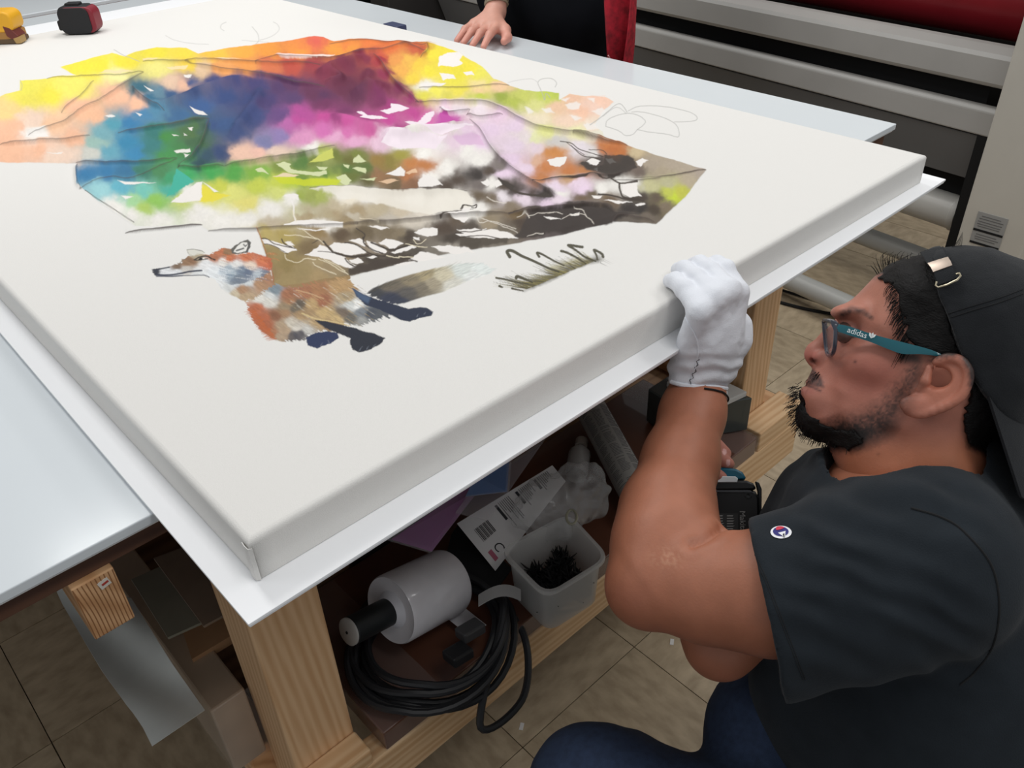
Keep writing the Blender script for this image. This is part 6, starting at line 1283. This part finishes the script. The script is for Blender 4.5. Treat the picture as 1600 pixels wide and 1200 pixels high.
for k in range(12): strip(.08 + .0125 * k, .08 + .0125 * k + (.008 if k % 3 else .004), .25, .52, m_pdk, 'barcode_bar')
text_part('letter_mark', 'C', cpt(.16, .78) + cnrm * .0004, k3 - k0, k0 - k1, .022, m_pdk, cdn)
strip(.05, .09, .70, .9, mat('card_pink', (170, 90, 110), .7), 'pink_mark')
# --- acrylic blocks
m_acr = mat('acrylic_edge', (214, 208, 214), .08, alpha=.16, spec=.8)
def slab(name, px4, zs4, th, face_m, inner, label, group):
    c4 = [atz(x, y, z) for (x, y), z in zip(px4, zs4)]; n_ = np.cross(c4[1] - c4[0], c4[2] - c4[0]); n_ /= np.linalg.norm(n_); n_ = n_ if n_ @ (CAM_C - c4[0]) > 0 else -n_
    t_ = thing(name, np.mean(c4, 0) - (0, 0, .02), label, 'acrylic block', group); MB().prism(c4, -n_ * th).build('block', m_acr, t_, bevel=.0008)
    if inner is not None:
        ce = np.mean(c4, 0); MB().prism([ce + (c - ce) * inner - n_ * (th + .0004) for c in c4], -n_ * .0006).build('colour_face', face_m, t_)
    return t_
slab('acrylic_block', [(604, 836), (736, 748), (752, 752), (672, 856)], [.50, .50, .50, .482], .012, mat('purple_print', (150, 36, 146), .4), .94, 'purple-backed acrylic block leaning under the board edge', 'acrylic blocks under the bench')
slab('acrylic_block', [(728, 776), (744, 742), (800, 712), (796, 768)], [.515, .53, .53, .51], .006, mat('blue_print', (16, 92, 156), .4), .96, 'blue-backed acrylic block beside the clear panel', 'acrylic blocks under the bench')
slab('acrylic_block', [(712, 800), (740, 760), (852, 686), (764, 812)], [.492, .50, .50, .482], .005, None, None, 'clear acrylic panel in front of the blue-backed block', 'acrylic blocks under the bench')
# --- rolled newspaper, boxes, offcuts
n0, n1 = atz(922, 636, .392), atz(1010, 800, .377); nd = n1 - n0; nd /= np.linalg.norm(nd)
nw = thing('newspaper_roll', (n0 + n1) / 2 - (0, 0, .03), 'rolled newspaper tube lying on the shelf behind the forearm', 'roll')
MB().lathe([(.010, 0), (.029, .0), (.030, .002), (.030, np.linalg.norm(n1 - n0)), (.010, np.linalg.norm(n1 - n0))], n0, nd, 32).build('paper', mat('newsprint', (158, 156, 152), .8, var=.06, scale=20), nw, smooth=True)
ub = np.cross(nd, (0, 0, 1)); ub /= np.linalg.norm(ub); uc = np.cross(ub, nd); m_news = mat('news_ink', (92, 90, 90), .8)
txl = MB()
for r_ in range(60):
    s_ = .03 + .0035 * r_
    if s_ > np.linalg.norm(n1 - n0) - .02: break
    for a0_ in (20, 62, 104, 146):
        if RNG.random() < .15: continue
        A_ = np.radians(np.linspace(a0_, a0_ + 24 + 12 * RNG.random(), 6)); ring_ = [n0 + nd * s_ + .0302 * (math.cos(a) * ub + math.sin(a) * uc) for a in A_]
        txl.tube(ring_, .00055, 3, caps=False)
o_ = txl.build('printed_lines', m_news, nw); o_['kind'] = 'stuff'
bk = MB().add([atz(1060, 690, .346) * (1, 1, 0) + (0, 0, .3465), np.array([1.035, .140, .3465]), np.array([1.035, .30, .3465]), np.array([.92, .30, .3465]), atz(1060, 690, .346) * (1, 1, 0) + (0, 0, .425), np.array([1.035, .140, .425]), np.array([1.035, .30, .425]), np.array([.92, .30, .425])],
              [(0, 3, 2, 1), (4, 5, 6, 7), (0, 1, 5, 4), (1, 2, 6, 5), (2, 3, 7, 6), (3, 0, 4, 7)]).build('shipping_box', mat('dark_green_card', (58, 64, 62), .35, var=.1, scale=12, coat=.5), None, bevel=.002)
tag(bk, 'dark wrapped box at the far end of the shelf by the leg', 'box')
ft = MB().prism([(.93, .17, .4256), (1.03, .15, .4256), (1.03, .27, .4256), (.95, .28, .4256)], (0, 0, .012)).build('foam_offcut', mat('foam_white', (196, 194, 190), .8), None, bevel=.002)
tag(ft, 'pale foam offcut lying on the dark wrapped box', 'foam offcut')
ft = MB().prism([(.74, .46, .3022), (.98, .46, .3022), (.98, .70, .3022), (.74, .70, .3022)], (0, 0, .14)).build('cardboard_box', mat('pale_card', (168, 160, 150), .8, var=.05), None, bevel=.003)
tag(ft, 'pale cardboard box at the back of the shelf near the far leg', 'box')
for k, (x_, y_, c_, lb) in enumerate(((.86, .50, (150, 40, 60), 'thin red cardboard tube on the back shelf'), (.90, .535, (176, 172, 170), 'thin grey cardboard tube on the back shelf'))):
    rr = MB().tube([(x_ - .12, y_, .4547), (x_ + .08, y_, .4547)], .012, 14).build('cardboard_tube', mat('tube_%d' % k, c_, .6), None, smooth=True); tag(rr, lb, 'tube')
bt_ = thing('bottle', atz(905, 728, .36) * (1, 1, 0) + (0, 0, .3465), 'small clear bottle lying behind the plastic bag', 'bottle'); bc = atz(900, 742, .37); bc[2] = .3685
MB().lathe([(.0, 0), (.018, .0), (.021, .006), (.021, .06), (.012, .075), (.009, .08), (.0, .08)], bc, (.8, .6, 0), 24).build('body', mat('bottle_clear', (190, 188, 186), .2, alpha=.6), bt_, smooth=True)
MB().lathe([(.0, .0802), (.012, .0802), (.012, .1), (.0, .1)], bc, (.8, .6, 0), 24).build('cap', mat('bottle_cap', (176, 168, 160), .5), bt_, smooth=True)
gb = MB().box((.30, .42, .3022), (.60, .66, .44)).build('grey_case', mat('grey_case', (74, 74, 76), .6, var=.05), None, bevel=.006); tag(gb, 'dark grey case deep on the shelf behind the acrylic blocks', 'case')
cbx = MB().box((.135, .41, .3022), (.28, .62, .42)).build('cardboard_box', mat('brown_card', (128, 96, 70), .8, var=.06), None, bevel=.003); tag(cbx, 'brown cardboard box deep on the shelf behind the film roll', 'box')
bkp = MB().prism([atz(x, y, .372) for x, y in ((705, 838), (720, 815), (800, 890), (770, 930), (690, 900))], (0, 0, .003)).build('black_card', mat('black_card', (22, 24, 27), .7), None); tag(bkp, 'black card sheet under the printed instruction card', 'card')

# ================================================================== stored goods left of the near leg
lp = MB().box((-.034, .235, .3006), (.0145, 1.1, .445)).build('board_pack', mat('film_wrapped_boards', (168, 148, 128), .3, var=.1, scale=14, coat=.5), None, bevel=.003)
tag(lp, 'tall film-wrapped board pack beside the near pine leg', 'boards')
o_ = MB(); gr = [[(-.0355 - .002 * RNG.random(), y, z) for z in np.linspace(.302, .447, 8)] for y in np.linspace(.233, .5, 14)]; o_.sheet(gr)
gr = [[(x, .2335 - .003 * RNG.random(), z) for z in np.linspace(.302, .447, 8)] for x in np.linspace(-.0355, .0195, 7)]; 
f1 = o_.build('film_side', m_clear, lp, smooth=True); MB().sheet(gr).build('film_end', m_clear, lp, smooth=True)
for nm, px4, z_, th, col, lb in (('plywood_offcut', [(300, 1030), (375, 985), (365, 930), (285, 985)], .452, .016, (168, 128, 92), 'plywood offcut lying on the wrapped pack beside the near leg'),
                                 ('grey_card_sheet', [(262, 996), (320, 970), (262, 880), (205, 905)], .56, .004, (116, 112, 98), 'dark olive card sheet left of the near leg'),
                                 ('brown_card_sheet', [(318, 978), (365, 952), (300, 850), (240, 872)], .565, .004, (124, 106, 90), 'brown card sheet nearest the near pine leg')):
    c4 = [atz(x, y, z_) for x, y in px4]; d_ = MB().prism(c4, (0, 0, -th)).build(nm, mat(nm + '_m', col, .8, var=.08, scale=20), None); tag(d_, lb, 'board' if 'ply' in nm else 'card')
hs = []
for i in range(16):
    t = i / 15.; row = []
    for j in range(8):
        u = j / 7.; xl, yl = np.interp(t, [0, .15, .45, .8, 1], [238, 205, 160, 98, 78]), np.interp(t, [0, .1, .45, .8, 1], [1166, 1122, 1050, 945, 900]); xr, yr = np.interp(t, [0, .5, 1], [320, 268, 205]), np.interp(t, [0, .5, 1], [1110, 1035, 935])
        p = atz(xl + (xr - xl) * u, yl + (yr - yl) * u, .47 + .03 * t + .006 * math.sin(6 * t + 4 * u)); row.append(p)
    hs.append(row)
hsh = MB().sheet(hs, .0006).build('glassine_sheet', mat('glassine', (208, 211, 207), .45, var=.04, scale=30, alpha=.93), None, smooth=True); tag(hsh, 'long translucent grey paper sheet hanging out under the bench end', 'paper')
# scraps on the floor
for (x, y), lb in (((815, 1135), 'tiny white paper scrap on the floor in front of the knee'), ((1050, 1003), 'tiny white plastic sliver on the floor below the elbow')):
    p = atz(x, y, .0006); d_ = MB().obox(p, (.006, .004, 0), (-.002, .003, 0), (0, 0, .0004)).build('paper_scrap', mat('scrap_white', (226, 224, 220), .6), None); tag(d_, lb, 'scrap')

# ================================================================== cordless drill in the right hand
DF = Frame(pd(1150, 782, 1.06)); dr = thing('cordless_drill', DF.w((0, 0, -.02))[0] - (0, 0, .05), 'teal and black cordless drill with battery held under the board', 'drill')
m_dblk = mat('drill_black', (17, 18, 20), .38); m_dteal = mat('drill_teal', (10, 92, 116), .35); m_dwh = mat('drill_white', (222, 226, 228), .4)
def dbox(nm, pxs, c0_, c1_, m_, bev, par): 
    P_ = [DF.w((*DF.px(x, y, 0)[:2], c0_))[0] for x, y in pxs]; return MB().prism(P_, DF.c * (c1_ - c0_)).build(nm, m_, par, bevel=bev, smooth=True)
bat = dbox('battery', [(1100, 765), (1170, 764), (1180, 768), (1186, 778), (1187, 812), (1183, 836), (1176, 842), (1100, 842)], -.05, .012, m_dblk, .003, dr)
dbox('battery_cover', [(1100, 751), (1166, 751), (1176, 755), (1182, 764), (1176, 766), (1100, 766)], -.048, .014, m_dblk, .0025, dr)
dbox('base_housing', [(1100, 733), (1130, 731), (1150, 733), (1160, 738), (1165, 746), (1165, 750), (1100, 750)], -.045, .010, m_dteal, .003, dr)
dbox('white_strip', [(1100, 744), (1149, 745), (1153, 748), (1152, 754), (1100, 754)], .0105, .0155, m_dwh, .0008, dr)
dbox('release_button', [(1100, 766), (1172, 766), (1176, 770), (1100, 769)], .0125, .0140, mat('drill_grey', (70, 72, 76), .4), .0005, dr)
MB().lathe([(.0, 0), (.0045, 0), (.0045, .0010), (.003, .0012), (.0, .0004)], DF.w((*DF.px(1169, 774)[:2], .0122))[0], DF.c, 18).build('screw_boss', m_dblk, bat, smooth=True)
dbox('side_latch', [(1180, 752), (1186, 754), (1190, 764), (1190, 800), (1188, 812), (1185, 800), (1184, 768)], -.03, .004, m_dblk, .001, dr)
pl2 = dbox('label_panel', [(1116, 802), (1153, 802), (1153, 836), (1116, 836)], .0121, .0125, mat('label_dark', (46, 47, 48), .5), 0., bat)
m_lab = mat('label_print', (150, 150, 148), .6)
for k in range(7):
    for j in range(2):
        x0_ = 1120 + j * 16; dbox('label_line', [(x0_, 805 + 4 * k), (x0_ + 9 + 4 * RNG.random(), 805 + 4 * k), (x0_ + 9, 806.4 + 4 * k), (x0_, 806.4 + 4 * k)], .0126, .0128, m_lab, 0., pl2)
text_part('lettering', 'Makita', DF.w((*DF.px(1160, 814)[:2], .0124))[0], -DF.b, DF.a, .0095, m_lab, bat)
hb = [DF.w(DF.px(1092, 742, 0))[0], DF.w(DF.px(1078, 720, 0) + (0, 0, -.02))[0], DF.w(DF.px(1066, 690, 0) + (0, 0, -.04))[0], DF.w(DF.px(1058, 662, 0) + (0, 0, -.06))[0]]
MB().tube(smoothpath(hb, 12), [.018] * 12, 16).build('handle', m_dblk, dr, smooth=True)
MB().lathe([(.0, -.06), (.022, -.058), (.027, -.045), (.028, .05), (.020, .06), (.016, .10), (.006, .105), (.0, .105)], hb[-1], pd(1088, 585, 1.11) - hb[-1], 24).build('motor_housing', m_dteal, dr, smooth=True)
